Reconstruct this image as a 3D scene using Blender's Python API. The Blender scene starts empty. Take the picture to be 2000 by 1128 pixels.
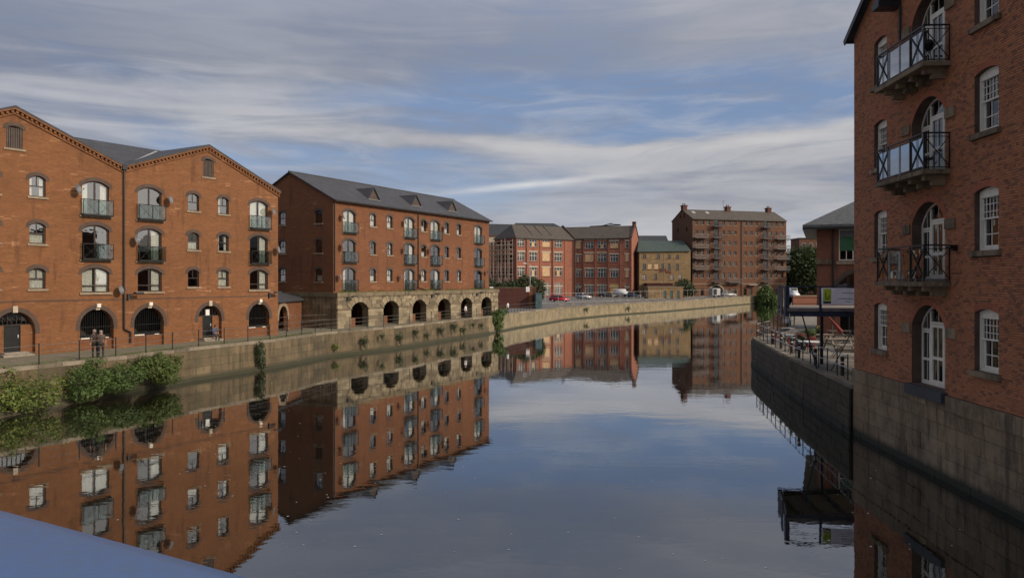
import bpy, bmesh, math, random
from mathutils import Vector, Matrix
from mathutils.geometry import tessellate_polygon
random.seed(7)
R = math.radians
SC = bpy.context.scene
COL = SC.collection

# ------------------------------------------------------------------ camera
cam = bpy.data.cameras.new('camera'); cam.sensor_width = 36; cam.lens = 27
cam.shift_y = -0.009; cam.clip_start = .05; cam.clip_end = 3000
co = bpy.data.objects.new('camera', cam); COL.objects.link(co)
co.location = (0, 0, 6.8); co.rotation_euler = (R(90), 0, 0); SC.camera = co

# ------------------------------------------------------------------ view + sun
SC.view_settings.view_transform = 'Standard'; SC.view_settings.look = 'None'
SC.view_settings.exposure = 0.0; SC.view_settings.gamma = 1; SC.view_settings.use_curve_mapping = False
SUN_AZ = math.atan2(1.0, -0.50)      # compass style angle from +Y towards +X
SUN_EL = R(27)
sl = bpy.data.lights.new('sun', 'SUN'); sl.energy = 3.6; sl.angle = R(3); sl.color = (1, .84, .66)
so = bpy.data.objects.new('sun', sl); COL.objects.link(so)
sd = Vector((math.sin(SUN_AZ) * math.cos(SUN_EL), math.cos(SUN_AZ) * math.cos(SUN_EL), math.sin(SUN_EL)))
so.rotation_euler = sd.to_track_quat('Z', 'Y').to_euler(); so.location = (60, -30, 60)

# ------------------------------------------------------------------ node helpers
class NT:
    def __init__(s, tree): s.t = tree; s.n = tree.nodes; s.l = tree.links
    def node(s, kind, **kw):
        n = s.n.new(kind)
        for k, v in kw.items(): setattr(n, k, v)
        return n
    def put(s, sock, v):
        if isinstance(v, bpy.types.NodeSocket): s.l.new(v, sock)
        elif v is not None:
            try: sock.default_value = v
            except Exception: sock.default_value = tuple(v) + (1,)
    def math(s, op, a, b=None, c=None, clamp=False):
        n = s.node('ShaderNodeMath', operation=op); n.use_clamp = clamp
        s.put(n.inputs[0], a)
        if b is not None: s.put(n.inputs[1], b)
        if c is not None: s.put(n.inputs[2], c)
        return n.outputs[0]
    def mix(s, f, a, b, blend='MIX'):
        n = s.node('ShaderNodeMix', data_type='RGBA', blend_type=blend)
        s.put(n.inputs[0], f); s.put(n.inputs[6], col4(a)); s.put(n.inputs[7], col4(b))
        return n.outputs[2]
    def noise(s, vec, scale, detail=4, rough=.5, dist=0):
        n = s.node('ShaderNodeTexNoise'); s.put(n.inputs['Vector'], vec)
        n.inputs['Scale'].default_value = scale; n.inputs['Detail'].default_value = detail
        n.inputs['Roughness'].default_value = rough; n.inputs['Distortion'].default_value = dist
        return n.outputs[0]
    def ramp(s, f, lo, hi, a=0., b=1.):
        n = s.node('ShaderNodeMapRange', interpolation_type='SMOOTHSTEP')
        s.put(n.inputs[0], f)
        for i, v in enumerate((lo, hi, a, b)): s.put(n.inputs[i + 1], v)
        return n.outputs[0]
    def mapping(s, vec, scale=(1, 1, 1), loc=(0, 0, 0), rot=(0, 0, 0)):
        n = s.node('ShaderNodeMapping'); s.put(n.inputs[0], vec)
        n.inputs['Scale'].default_value = scale; n.inputs['Location'].default_value = loc
        n.inputs['Rotation'].default_value = rot
        return n.outputs[0]
def col4(c):
    if isinstance(c, bpy.types.NodeSocket): return c
    if isinstance(c, (int, float)): return (c, c, c, 1)
    return tuple(c) + (1,) if len(c) == 3 else c

# ------------------------------------------------------------------ world: blue sky behind broken cloud
W = bpy.data.worlds.new('World'); SC.world = W; W.use_nodes = True
nt = NT(W.node_tree); nt.n.clear()
sky = nt.node('ShaderNodeTexSky', sky_type='NISHITA'); sky.sun_disc = False
sky.sun_elevation = SUN_EL; sky.sun_rotation = SUN_AZ; sky.air_density = 1.0; sky.dust_density = .4; sky.ozone_density = 2.5
tc = nt.node('ShaderNodeTexCoord'); D = tc.outputs['Generated']
sep = nt.node('ShaderNodeSeparateXYZ'); nt.put(sep.inputs[0], D)
dx, dy, dz = sep.outputs
el = nt.math('MULTIPLY', nt.math('ARCSINE', dz), 57.2958)
az = nt.math('MULTIPLY', nt.math('ARCTAN2', dx, dy), 57.2958)
zc = nt.math('ADD', nt.math('MAXIMUM', dz, 0.0), .10)
px = nt.math('DIVIDE', dx, zc); py = nt.math('DIVIDE', dy, zc)
cb = nt.node('ShaderNodeCombineXYZ'); nt.put(cb.inputs[0], px); nt.put(cb.inputs[1], py)
P2 = cb.outputs[0]
ca = nt.node('ShaderNodeCombineXYZ'); nt.put(ca.inputs[0], az); nt.put(ca.inputs[1], el)
PA = ca.outputs[0]
big = nt.noise(nt.mapping(P2, (.55, .35, 1), (3.1, .7, 0), (0, 0, R(12))), 1.0, 5, .55, .4)
warp = nt.math('SUBTRACT', nt.noise(nt.mapping(PA, (.06, .22, 1), (2, 8, 0)), 1.0, 5, .6), .5)
elw = nt.math('ADD', el, nt.math('MULTIPLY', warp, 3.2))
fine = nt.noise(nt.mapping(P2, (1.2, .9, 1), (7, 2, 0), (0, 0, R(20))), 1.5, 6, .55, .5)
streak = nt.noise(nt.mapping(PA, (.028, .30, 1), (1.4, 5.2, 0), (0, 0, R(-7))), 1.6, 6, .55, .8)
def blob(a0, e0, sa, se, tilt=0., wp=True):
    da = nt.math('SUBTRACT', az, a0)
    de = nt.math('SUBTRACT', nt.math('SUBTRACT', elw if wp else el, e0), nt.math('MULTIPLY', da, tilt))
    q = nt.math('ADD', nt.math('POWER', nt.math('DIVIDE', nt.math('ABSOLUTE', da), sa), 2.0), nt.math('POWER', nt.math('DIVIDE', nt.math('ABSOLUTE', de), se), 2.0))
    return nt.math('EXPONENT', nt.math('MULTIPLY', q, -1.0))
gap = nt.math('ADD', nt.math('MULTIPLY', blob(11, 12.2, 14, 2.6, .02), .52), nt.math('MULTIPLY', blob(-15, 8.0, 14, 2.0, -.05), .40))
gap = nt.math('ADD', gap, nt.math('MULTIPLY', blob(-6, 12.5, 16, 2.2), .22))
gap = nt.math('ADD', gap, nt.math('MULTIPLY', blob(-5, 6.2, 10, 1.6, .0), .34))
gap = nt.math('ADD', gap, nt.math('MULTIPLY', blob(27, 12, 9, 3.4, .0), .26))
tex = nt.math('ADD', nt.math('MULTIPLY', big, .55), nt.math('ADD', nt.math('MULTIPLY', fine, .45), nt.math('MULTIPLY', streak, .42)))
cover = nt.math('SUBTRACT', nt.math('ADD', tex, .05), gap)
bandc = nt.math('ADD', blob(-6, 10.3, 13, .75, -.055), blob(18, 9.9, 12, .60, .02))
contr = blob(1.0, 7.0, 5.6, .26, .095, False)
cover = nt.math('ADD', cover, nt.math('MULTIPLY', bandc, .32))
mask = nt.ramp(cover, .33, .80)
# cloud colour: grey lavender, brighter low down and towards the sun side
lum = nt.math('ADD', nt.math('MULTIPLY', streak, .45), nt.math('ADD', nt.math('MULTIPLY', big, .35), nt.math('MULTIPLY', fine, .25)))
lum = nt.ramp(lum, .42, .63)
hi = nt.ramp(el, 11, 17)
lum = nt.math('MULTIPLY', lum, nt.math('SUBTRACT', 1.0, nt.math('MULTIPLY', hi, .62)))
ccol = nt.mix(lum, (1.85, 2.12, 2.85), (4.3, 4.4, 4.8))
side = nt.ramp(az, -20, 60)
ccol = nt.mix(nt.math('MULTIPLY', side, .50), ccol, (5.2, 5.0, 4.8))
low = nt.ramp(el, 7.5, 2.5)
ccol = nt.mix(nt.math('MULTIPLY', low, .62), ccol, (6.3, 6.15, 6.1))
ccol = nt.mix(nt.math('MULTIPLY', bandc, .38, clamp=True), ccol, (6.6, 6.35, 6.1))
greyb = nt.math('MULTIPLY', blob(14, 5.6, 18, 1.5, .05), nt.ramp(streak, .35, .6))
ccol = nt.mix(nt.math('MULTIPLY', greyb, .62, clamp=True), ccol, (2.9, 3.0, 3.35))
blue = nt.mix(1.0, sky.outputs[0], (1.0, .88, .92), 'MULTIPLY')
blue = nt.mix(.60, blue, (1.95, 2.8, 4.5))
blue = nt.mix(nt.math('MULTIPLY', nt.ramp(el, 10, 2), .35), blue, (4.2, 4.8, 5.7))
colr = nt.mix(mask, blue, ccol)
wisp = nt.noise(nt.mapping(PA, (.075, .42, 1), (11, 3, 0), (0, 0, R(-4))), 1.5, 6, .56, .9)
wz = nt.math('MULTIPLY', nt.ramp(el, 3, 7), nt.ramp(el, 17, 12))
colr = nt.mix(nt.math('MULTIPLY', nt.math('MULTIPLY', nt.ramp(wisp, .42, .78), wz), .60), colr, (4.6, 4.75, 5.2))
colr = nt.mix(nt.math('MULTIPLY', nt.ramp(nt.noise(nt.mapping(PA, (.035, .26, 1), (31, 7, 0), (0, 0, R(3))), 1.5, 6, .6, 1.0), .46, .68), .55), colr, (2.25, 2.5, 3.15))
zen = nt.ramp(el, 13, 28, 1.0, 1.5)
colr = nt.mix(nt.math('MULTIPLY', contr, nt.ramp(fine, .3, .6, .4, .8), clamp=True), colr, (7.2, 7.1, 7.0))
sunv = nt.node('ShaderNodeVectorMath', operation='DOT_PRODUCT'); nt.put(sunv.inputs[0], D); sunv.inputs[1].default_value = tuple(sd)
colr = nt.mix(1.0, colr, nt.mix(0.0, zen, zen), 'MULTIPLY') if False else colr
vm = nt.node('ShaderNodeVectorMath', operation='SCALE'); nt.put(vm.inputs[0], colr); nt.put(vm.inputs['Scale'], zen); colr = vm.outputs[0]
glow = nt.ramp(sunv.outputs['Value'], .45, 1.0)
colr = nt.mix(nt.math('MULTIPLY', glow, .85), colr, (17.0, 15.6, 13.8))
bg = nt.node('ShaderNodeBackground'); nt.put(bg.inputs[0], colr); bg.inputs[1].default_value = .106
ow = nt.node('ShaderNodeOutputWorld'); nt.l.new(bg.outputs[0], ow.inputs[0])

# ------------------------------------------------------------------ materials
MATS = {}
def newmat(name):
    m = bpy.data.materials.new(name); m.use_nodes = True
    n = NT(m.node_tree); n.n.clear()
    b = n.node('ShaderNodeBsdfPrincipled'); o = n.node('ShaderNodeOutputMaterial')
    n.l.new(b.outputs[0], o.inputs[0])
    MATS[name] = m
    return m, n, b, o
def bump(n, b, h, strength=.3, dist=.01):
    k = n.node('ShaderNodeBump'); k.inputs['Strength'].default_value = strength; k.inputs['Distance'].default_value = dist
    n.put(k.inputs['Height'], h); n.l.new(k.outputs[0], b.inputs['Normal'])
def pos(n): return n.node('ShaderNodeNewGeometry').outputs['Position']
def plain(name, c, rough=.6, metal=0, var=.15, scale=3, c2=None, spec=None):
    m, n, b, o = newmat(name)
    f = n.noise(pos(n), scale, 6, .6)
    c2 = c2 or tuple(x * (1 - 2.2 * var) for x in c)
    n.put(b.inputs['Base Color'], n.mix(n.ramp(f, .3, .7), tuple(min(1, x * (1 + var)) for x in c), c2))
    b.inputs['Roughness'].default_value = rough; b.inputs['Metallic'].default_value = metal
    if spec is not None: b.inputs['Specular IOR Level'].default_value = spec
    return m
def brickmat(name, c1, c2, mortar, pale=.5, bw=.225, rh=.075, palecol=(.30, .155, .08), msize=.007):
    m, n, b, o = newmat(name)
    t = n.node('ShaderNodeTexCoord'); s = n.node('ShaderNodeSeparateXYZ'); n.l.new(t.outputs['Object'], s.inputs[0])
    c = n.node('ShaderNodeCombineXYZ'); n.l.new(s.outputs[0], c.inputs[0]); n.l.new(s.outputs[2], c.inputs[1])
    v = c.outputs[0]
    k = n.node('ShaderNodeTexBrick'); n.l.new(v, k.inputs['Vector'])
    k.inputs['Color1'].default_value = col4(c1); k.inputs['Color2'].default_value = col4(c2); k.inputs['Mortar'].default_value = col4(mortar)
    k.inputs['Scale'].default_value = 1; k.inputs['Mortar Size'].default_value = msize; k.inputs['Brick Width'].default_value = bw; k.inputs['Row Height'].default_value = rh
    k.inputs['Mortar Smooth'].default_value = .1
    pat = n.noise(n.mapping(v, (.55, 2.6, 1)), 1.3, 5, .65)
    # single pale or dark bricks: noise sampled on the brick grid
    sn = n.node('ShaderNodeVectorMath', operation='SNAP'); n.l.new(v, sn.inputs[0]); sn.inputs[1].default_value = (bw * 2, rh, 1)
    wn = n.node('ShaderNodeTexWhiteNoise', noise_dimensions='2D'); n.l.new(sn.outputs[0], wn.inputs[0])
    zone = n.noise(n.mapping(v, (.5, 1.2, 1), (4, 9, 0)), .9, 4, .6)
    pl = n.math('MULTIPLY', n.ramp(wn.outputs[0], .80, .96), n.ramp(zone, .50, .66))
    cc = n.mix(n.ramp(pat, .35, .75, 0, .45), k.outputs[0], tuple(x * .62 for x in c2))
    cc = n.mix(n.math('MULTIPLY', pl, pale), cc, palecol)
    grime = n.noise(n.mapping(v, (1.5, .25, 1)), 1.0, 5, .6)
    tone = n.noise(n.mapping(v, (.16, .22, 1), (5, 1, 0)), 1.0, 5, .6)
    cc = n.mix(n.ramp(tone, .42, .68, 0, .45), cc, tuple(x * .55 for x in c1))
    cc = n.mix(n.ramp(grime, .52, .74, 0, .6), cc, tuple(x * .4 for x in c2))
    n.put(b.inputs['Base Color'], cc); b.inputs['Roughness'].default_value = .9
    bump(n, b, n.math('SUBTRACT', n.math('MULTIPLY', n.noise(v, 30, 3), .3), k.outputs[1]), .5, .008)
    return m
def objrand(name, cols, rough=.85, island=False, bumps=.6, bscale=9, patch=1.2, pmix=.6, damp=0):
    m, n, b, o = newmat(name)
    r = n.node('ShaderNodeNewGeometry').outputs['Random Per Island'] if island else n.node('ShaderNodeObjectInfo').outputs['Random']
    cr = n.node('ShaderNodeValToRGB'); n.l.new(r, cr.inputs[0]); cr.color_ramp.interpolation = 'LINEAR'
    e = cr.color_ramp.elements
    while len(e) < len(cols): e.new(.5)
    for i, c in enumerate(cols): e[i].position = i / (len(cols) - 1); e[i].color = col4(c)
    P = pos(n)
    f = n.noise(P, patch, 6, .65); g = n.noise(P, bscale, 6, .65)
    c = n.mix(n.ramp(f, .42, .75, 0, pmix), cr.outputs[0], tuple(x * .35 for x in cols[0]))
    c = n.mix(n.ramp(g, .4, .75, 0, .35), c, tuple(min(1, x * 1.2) for x in cols[-1]))
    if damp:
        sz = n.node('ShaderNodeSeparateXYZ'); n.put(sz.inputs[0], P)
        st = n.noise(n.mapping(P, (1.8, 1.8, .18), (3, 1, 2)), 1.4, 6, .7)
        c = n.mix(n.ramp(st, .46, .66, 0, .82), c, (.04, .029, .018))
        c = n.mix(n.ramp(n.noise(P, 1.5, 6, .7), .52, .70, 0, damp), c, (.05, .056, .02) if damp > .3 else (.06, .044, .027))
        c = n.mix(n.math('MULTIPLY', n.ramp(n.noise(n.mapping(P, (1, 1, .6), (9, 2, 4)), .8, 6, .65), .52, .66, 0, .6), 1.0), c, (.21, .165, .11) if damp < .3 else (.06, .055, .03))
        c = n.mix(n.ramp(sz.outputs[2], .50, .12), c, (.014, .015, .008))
    n.put(b.inputs['Base Color'], c); b.inputs['Roughness'].default_value = rough
    bump(n, b, g, bumps, .03)
    return m
def slatemat(name, c, tilew=.3, tileh=.22, c2=None):
    m, n, b, o = newmat(name)
    t = n.node('ShaderNodeTexCoord'); s = n.node('ShaderNodeSeparateXYZ'); n.l.new(t.outputs['Object'], s.inputs[0])
    cmb = n.node('ShaderNodeCombineXYZ'); n.l.new(s.outputs[0], cmb.inputs[0]); n.l.new(n.math('MULTIPLY', s.outputs[2], 1.9), cmb.inputs[1])
    k = n.node('ShaderNodeTexBrick'); n.l.new(cmb.outputs[0], k.inputs['Vector'])
    k.inputs['Color1'].default_value = col4(c); k.inputs['Color2'].default_value = col4(c2 or tuple(x * .7 for x in c)); k.inputs['Mortar'].default_value = col4(tuple(x * .35 for x in c))
    k.inputs['Scale'].default_value = 1; k.inputs['Mortar Size'].default_value = .012; k.inputs['Brick Width'].default_value = tilew; k.inputs['Row Height'].default_value = tileh
    f = n.noise(n.mapping(t.outputs['Object'], (.7, .7, .25)), 1.2, 6, .65)
    n.put(b.inputs['Base Color'], n.mix(n.ramp(f, .4, .75, 0, .5), k.outputs[0], tuple(x * 1.5 for x in c)))
    b.inputs['Roughness'].default_value = .7
    bump(n, b, n.math('SUBTRACT', 0.0, k.outputs[1]), .6, .015)
    return m
def glassmat(name, tint=(.75, .8, .8), base=.10, gain=1.0, rough=.01):
    m, n, b, o = newmat(name); n.n.remove(b)
    tr = n.node('ShaderNodeBsdfTransparent'); tr.inputs[0].default_value = col4(tint)
    gl = n.node('ShaderNodeBsdfGlossy'); gl.inputs['Roughness'].default_value = rough; gl.inputs[0].default_value = (.95, .97, 1, 1)
    fr = n.node('ShaderNodeFresnel'); n.put(fr.inputs[0], n.math('MULTIPLY_ADD', n.node('ShaderNodeNewGeometry').outputs['Backfacing'], 1 / 1.5 - 1.5, 1.5))
    P = pos(n); bp = n.node('ShaderNodeBump'); bp.inputs['Strength'].default_value = .12; bp.inputs['Distance'].default_value = .02
    n.put(bp.inputs['Height'], n.noise(P, 1.6, 2)); n.l.new(bp.outputs[0], gl.inputs['Normal'])
    f = n.math('ADD', n.math('MULTIPLY', fr.outputs[0], gain), base, clamp=True)
    mx = n.node('ShaderNodeMixShader'); n.put(mx.inputs[0], f); n.l.new(tr.outputs[0], mx.inputs[1]); n.l.new(gl.outputs[0], mx.inputs[2])
    n.l.new(mx.outputs[0], o.inputs[0])
    return m
def stonewall(name, c, c2, dirt, moss=.5, low=.5):
    m, n, b, o = newmat(name)
    P = pos(n); s = n.node('ShaderNodeSeparateXYZ'); n.put(s.inputs[0], P)
    f = n.noise(P, .7, 7, .65); g = n.noise(P, 4, 7, .7); st = n.noise(n.mapping(P, (1.6, 1.6, .22)), 1.3, 6, .7)
    cc = n.mix(n.ramp(f, .35, .7), c, c2)
    cc = n.mix(n.ramp(g, .5, .8, 0, .5), cc, dirt)
    cc = n.mix(n.math('MULTIPLY', n.ramp(st, .46, .72, 0, .9), n.ramp(s.outputs[2], .5, 2.2, .35, 1)), cc, dirt)
    cc = n.mix(n.math('MULTIPLY', n.ramp(n.noise(P, 1.7, 6, .7), .5, .7), moss), cc, (.055, .07, .022))
    cc = n.mix(n.ramp(s.outputs[2], low, low * .45, 0, .93), cc, (.022, .024, .012))
    n.put(b.inputs['Base Color'], cc); b.inputs['Roughness'].default_value = .92
    bump(n, b, n.math('ADD', n.math('MULTIPLY', f, .5), g), .8, .05)
    return m
M_B1 = brickmat('red_brick', (.200, .080, .027), (.145, .054, .019), (.155, .08, .04), .9)
M_B2 = brickmat('red_brick_darker', (.175, .064, .023), (.130, .045, .018), (.135, .067, .034), .7)
M_B3 = brickmat('old_red_brick', (.29, .108, .066), (.225, .08, .052), (.14, .07, .05), .3)
M_MILL = brickmat('mill_brick', (.145, .060, .029), (.085, .036, .020), (.10, .05, .03), .4, palecol=(.20, .10, .06))
M_PAV = brickmat('pavilion_brick', (.20, .072, .038), (.15, .052, .03), (.14, .07, .045), .3)
M_RB = brickmat('mill_side_brick', (.23, .075, .040), (.15, .048, .028), (.15, .08, .055), .3)
M_YEL = brickmat('buff_render', (.235, .155, .075), (.165, .11, .055), (.20, .135, .07), .5, 1.2, .5, (.28, .2, .11), .004)
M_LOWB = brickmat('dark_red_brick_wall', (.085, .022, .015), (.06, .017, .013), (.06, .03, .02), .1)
M_ARCHB = brickmat('arch_brick', (.088, .056, .043), (.066, .043, .034), (.065, .048, .038), .1)
M_SILL = plain('sill_stone', (.23, .18, .125), .85, var=.12)
M_MORT = plain('mortar', (.085, .052, .038), .95, var=.15, scale=2)
BR = [(.14, .06, .036), (.27, .105, .050), (.34, .128, .056), (.38, .15, .064), (.31, .118, .054)]
M_BRI = objrand('brick_pieces', BR, .88, True, .5, 20, .35, .32)
M_BRO = objrand('brick_single', BR, .88, False, .5, 20, .35, .32)
M_VOUS = objrand('gauged_brick', [(.26, .08, .04), (.34, .11, .05)], .88, True, .4, 20, .6)
M_STONE = objrand('warm_sandstone', [(.11, .088, .06), (.19, .15, .098), (.27, .225, .15), (.155, .125, .08)], .9, False, 1.0, 5, .9)
M_STONED = objrand('dirty_sandstone', [(.115, .078, .045), (.20, .142, .085), (.14, .096, .056), (.25, .182, .11)], .9, False, .8, 5, .55, .85, .2)
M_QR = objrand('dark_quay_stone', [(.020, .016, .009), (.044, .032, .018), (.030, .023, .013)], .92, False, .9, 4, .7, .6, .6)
M_QSL = objrand('left_quay_stone', [(.065, .052, .032), (.12, .088, .050), (.09, .068, .040), (.15, .112, .065)], .93, False, .9, 4, .5, .8, .5)
M_LEDGE = stonewall('ledge_stone', (.165, .13, .082), (.11, .088, .056), (.045, .038, .028), .25, .01)
M_QW = stonewall('quay_concrete', (.15, .112, .065), (.09, .07, .043), (.022, .02, .014), .75, .42)
M_QWF = stonewall('far_quay_stone', (.21, .168, .105), (.13, .105, .068), (.04, .036, .025), .6, .30)
M_COPE = objrand('coping_stone', [(.09, .075, .05), (.15, .125, .09), (.23, .195, .15)], .9, False, .6, 6, 1.0)
M_SLATE = slatemat('slate', (.040, .042, .050)); M_SLATEB = slatemat('brown_tile', (.065, .052, .041), .4, .3)
M_SLATEF = slatemat('grey_slate_far', (.030, .033, .041)); M_GREEN = slatemat('green_roof', (.040, .062, .056), .9, .6, (.032, .05, .047))
M_GREY = plain('pavilion_slate', (.07, .075, .08), .75)
M_DK = plain('dark_brown_frame', (.030, .018, .014), .45)
M_BLK = plain('black_iron', (.012, .013, .015), .45, .3)
M_IRON = plain('grey_blue_iron', (.035, .045, .055), .45, .3)
M_WHT = plain('white_paint', (.62, .58, .50), .5, var=.05)
M_WHT2 = plain('white_frame_paint', (.44, .42, .39), .5, var=.06)
M_LINT = plain('cream_lintel', (.40, .34, .26), .8, var=.1)
M_GL = glassmat('window_glass', (.72, .75, .74), .18, 1.0)
M_GLS = glassmat('mill_glass', (.35, .38, .38), .03, .55)
M_GLB = glassmat('balcony_glass', (.70, .76, .75), .04, .8, .03)
M_GLBR = glassmat('balcony_glass_tinted', (.30, .36, .38), .32, 1.0, .03)
M_GLR = glassmat('right_glass', (.5, .5, .5), .06, .85)
M_CURT = plain('curtain', (.72, .70, .64), .9, var=.12, scale=9)
M_BOARD = plain('plywood_board', (.42, .29, .165), .8, var=.10, scale=2)
M_BOARDY = plain('yellow_board', (.42, .27, .07), .8, var=.08)
M_VENT = plain('vent_slats', (.055, .037, .03), .7)
M_PIPE = plain('downpipe_black', (.016, .016, .018), .4)
M_LEAD = plain('lead_flashing', (.34, .34, .35), .6)
M_DISH = plain('satellite_dish_grey', (.13, .13, .14), .5)
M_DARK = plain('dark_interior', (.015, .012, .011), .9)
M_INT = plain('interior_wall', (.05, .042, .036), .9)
M_ASPH = plain('asphalt', (.11, .105, .10), .9, var=.14, scale=.7)
M_PATH = plain('path_paving', (.13, .11, .085), .9, var=.16, scale=1.3, c2=(.10, .10, .055))
M_TERR = plain('terrace_paving', (.17, .15, .12), .9, var=.15, scale=1.2)
M_GRND = plain('ground_earth', (.12, .105, .08), .95, var=.2, scale=.3)
M_EARTH = plain('bank_earth', (.06, .05, .03), .95, var=.25, scale=1.5)
M_GRASS = plain('grass_green', (.07, .10, .022), .9, var=.25, scale=3)
M_STEP = plain('step_stone', (.24, .21, .17), .9)
M_BRG = plain('blue_grey_paint', (.042, .085, .20), .38, var=.22, scale=26, c2=(.055, .10, .20))
for _m in (M_BRG,):
    _n = NT(_m.node_tree); _b = [q for q in _n.n if q.type == 'BSDF_PRINCIPLED'][0]; bump(_n, _b, _n.noise(pos(_n), 60, 5, .7), .35, .004)
M_DECKF = plain('pinkish_fascia', (.14, .115, .11), .7)
M_STEELB = plain('dark_blue_steel', (.022, .034, .065), .45, .2)
M_WOOD = plain('grey_weathered_wood', (.20, .165, .13), .85, var=.15, scale=5)
M_RED = plain('red_cloth', (.32, .035, .03), .7); M_REDD = plain('dark_red_cloth', (.16, .02, .02), .8); M_YELL = plain('yellow_cloth', (.55, .38, .03), .6)
M_BAN = plain('white_banner_cloth', (.74, .73, .80), .7, var=.07, scale=2)
M_BANG = plain('banner_lime', (.36, .46, .025), .7, var=.05); M_BANK = plain('banner_black', (.03, .035, .02), .7)
M_PLAS = plain('white_plastic', (.62, .62, .62), .4, var=.06)
M_TEAL = plain('teal_steel', (.035, .075, .085), .5, var=.2)
M_GREENP = plain('green_panel', (.02, .10, .035), .5); M_GREYP = plain('grey_panel', (.12, .125, .13), .5)
M_RUST = plain('scaffold_tube', (.34, .29, .25), .6, .2); M_SBOARD = plain('scaffold_board', (.42, .34, .25), .85)
M_TIRE = plain('rubber', (.015, .015, .015), .9); M_CGL = plain('car_glass', (.02, .022, .026), .1, var=.05)
M_CHIM = plain('chimney_brick', (.09, .034, .026), .9)
M_SIGNW = plain('sign_white', (.6, .6, .63), .5, var=.03)
M_BARK = plain('bark', (.05, .04, .03), .95)
def leafmat(name, a, b_, c=None):
    m, n, b, o = newmat(name)
    r = n.node('ShaderNodeNewGeometry').outputs['Random Per Island']
    f = n.noise(pos(n), .8, 4, .6)
    cc = n.mix(r, a, b_); cc = n.mix(n.ramp(f, .4, .7, 0, .7), cc, c or tuple(x * .5 for x in a))
    n.put(b.inputs['Base Color'], cc); b.inputs['Roughness'].default_value = .6
    tl = n.node('ShaderNodeBsdfTranslucent'); n.put(tl.inputs[0], n.mix(.5, cc, (.10, .14, .02)))
    mx = n.node('ShaderNodeMixShader'); mx.inputs[0].default_value = .25
    n.l.new(b.outputs[0], mx.inputs[1]); n.l.new(tl.outputs[0], mx.inputs[2]); n.l.new(mx.outputs[0], o.inputs[0])
    return m
M_LEAF = leafmat('leaves_mid', (.045, .09, .018), (.09, .135, .028))
M_LEAFY = leafmat('leaves_yellowish', (.15, .17, .028), (.075, .12, .02), (.05, .09, .017))
M_LEAFM = leafmat('leaves_olive', (.08, .115, .022), (.045, .08, .016), (.10, .12, .026))
M_LEAFD = leafmat('leaves_dark', (.018, .034, .010), (.036, .052, .015))
M_RAIL = plain('rail_grey', (.13, .12, .11), .5, .2)
# water
m, n, b, o = newmat('river_water'); n.n.remove(b); MATS_W = m
df = n.node('ShaderNodeBsdfDiffuse'); df.inputs[0].default_value = (.012, .011, .007, 1)
gl = n.node('ShaderNodeBsdfGlossy'); gl.inputs['Roughness'].default_value = .012; gl.inputs[0].default_value = (.93, .95, .97, 1)
P = pos(n)
h = n.math('ADD', n.math('MULTIPLY', n.noise(n.mapping(P, (.5, 1.0, 1)), .55, 3, .5), 1.0), n.math('MULTIPLY', n.noise(n.mapping(P, (1.0, 1.6, 1)), 2.6, 2, .5), .16))
bp = n.node('ShaderNodeBump'); bp.inputs['Strength'].default_value = 1; bp.inputs['Distance'].default_value = .0055
n.put(bp.inputs['Height'], h)
for s_ in (gl,): n.l.new(bp.outputs[0], s_.inputs['Normal'])
fr = n.node('ShaderNodeFresnel'); fr.inputs[0].default_value = 1.36
f = n.math('ADD', n.math('MULTIPLY', fr.outputs[0], 1.28), .15, clamp=True)
mx = n.node('ShaderNodeMixShader'); n.put(mx.inputs[0], f); n.l.new(df.outputs[0], mx.inputs[1]); n.l.new(gl.outputs[0], mx.inputs[2]); n.l.new(mx.outputs[0], o.inputs[0])

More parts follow.
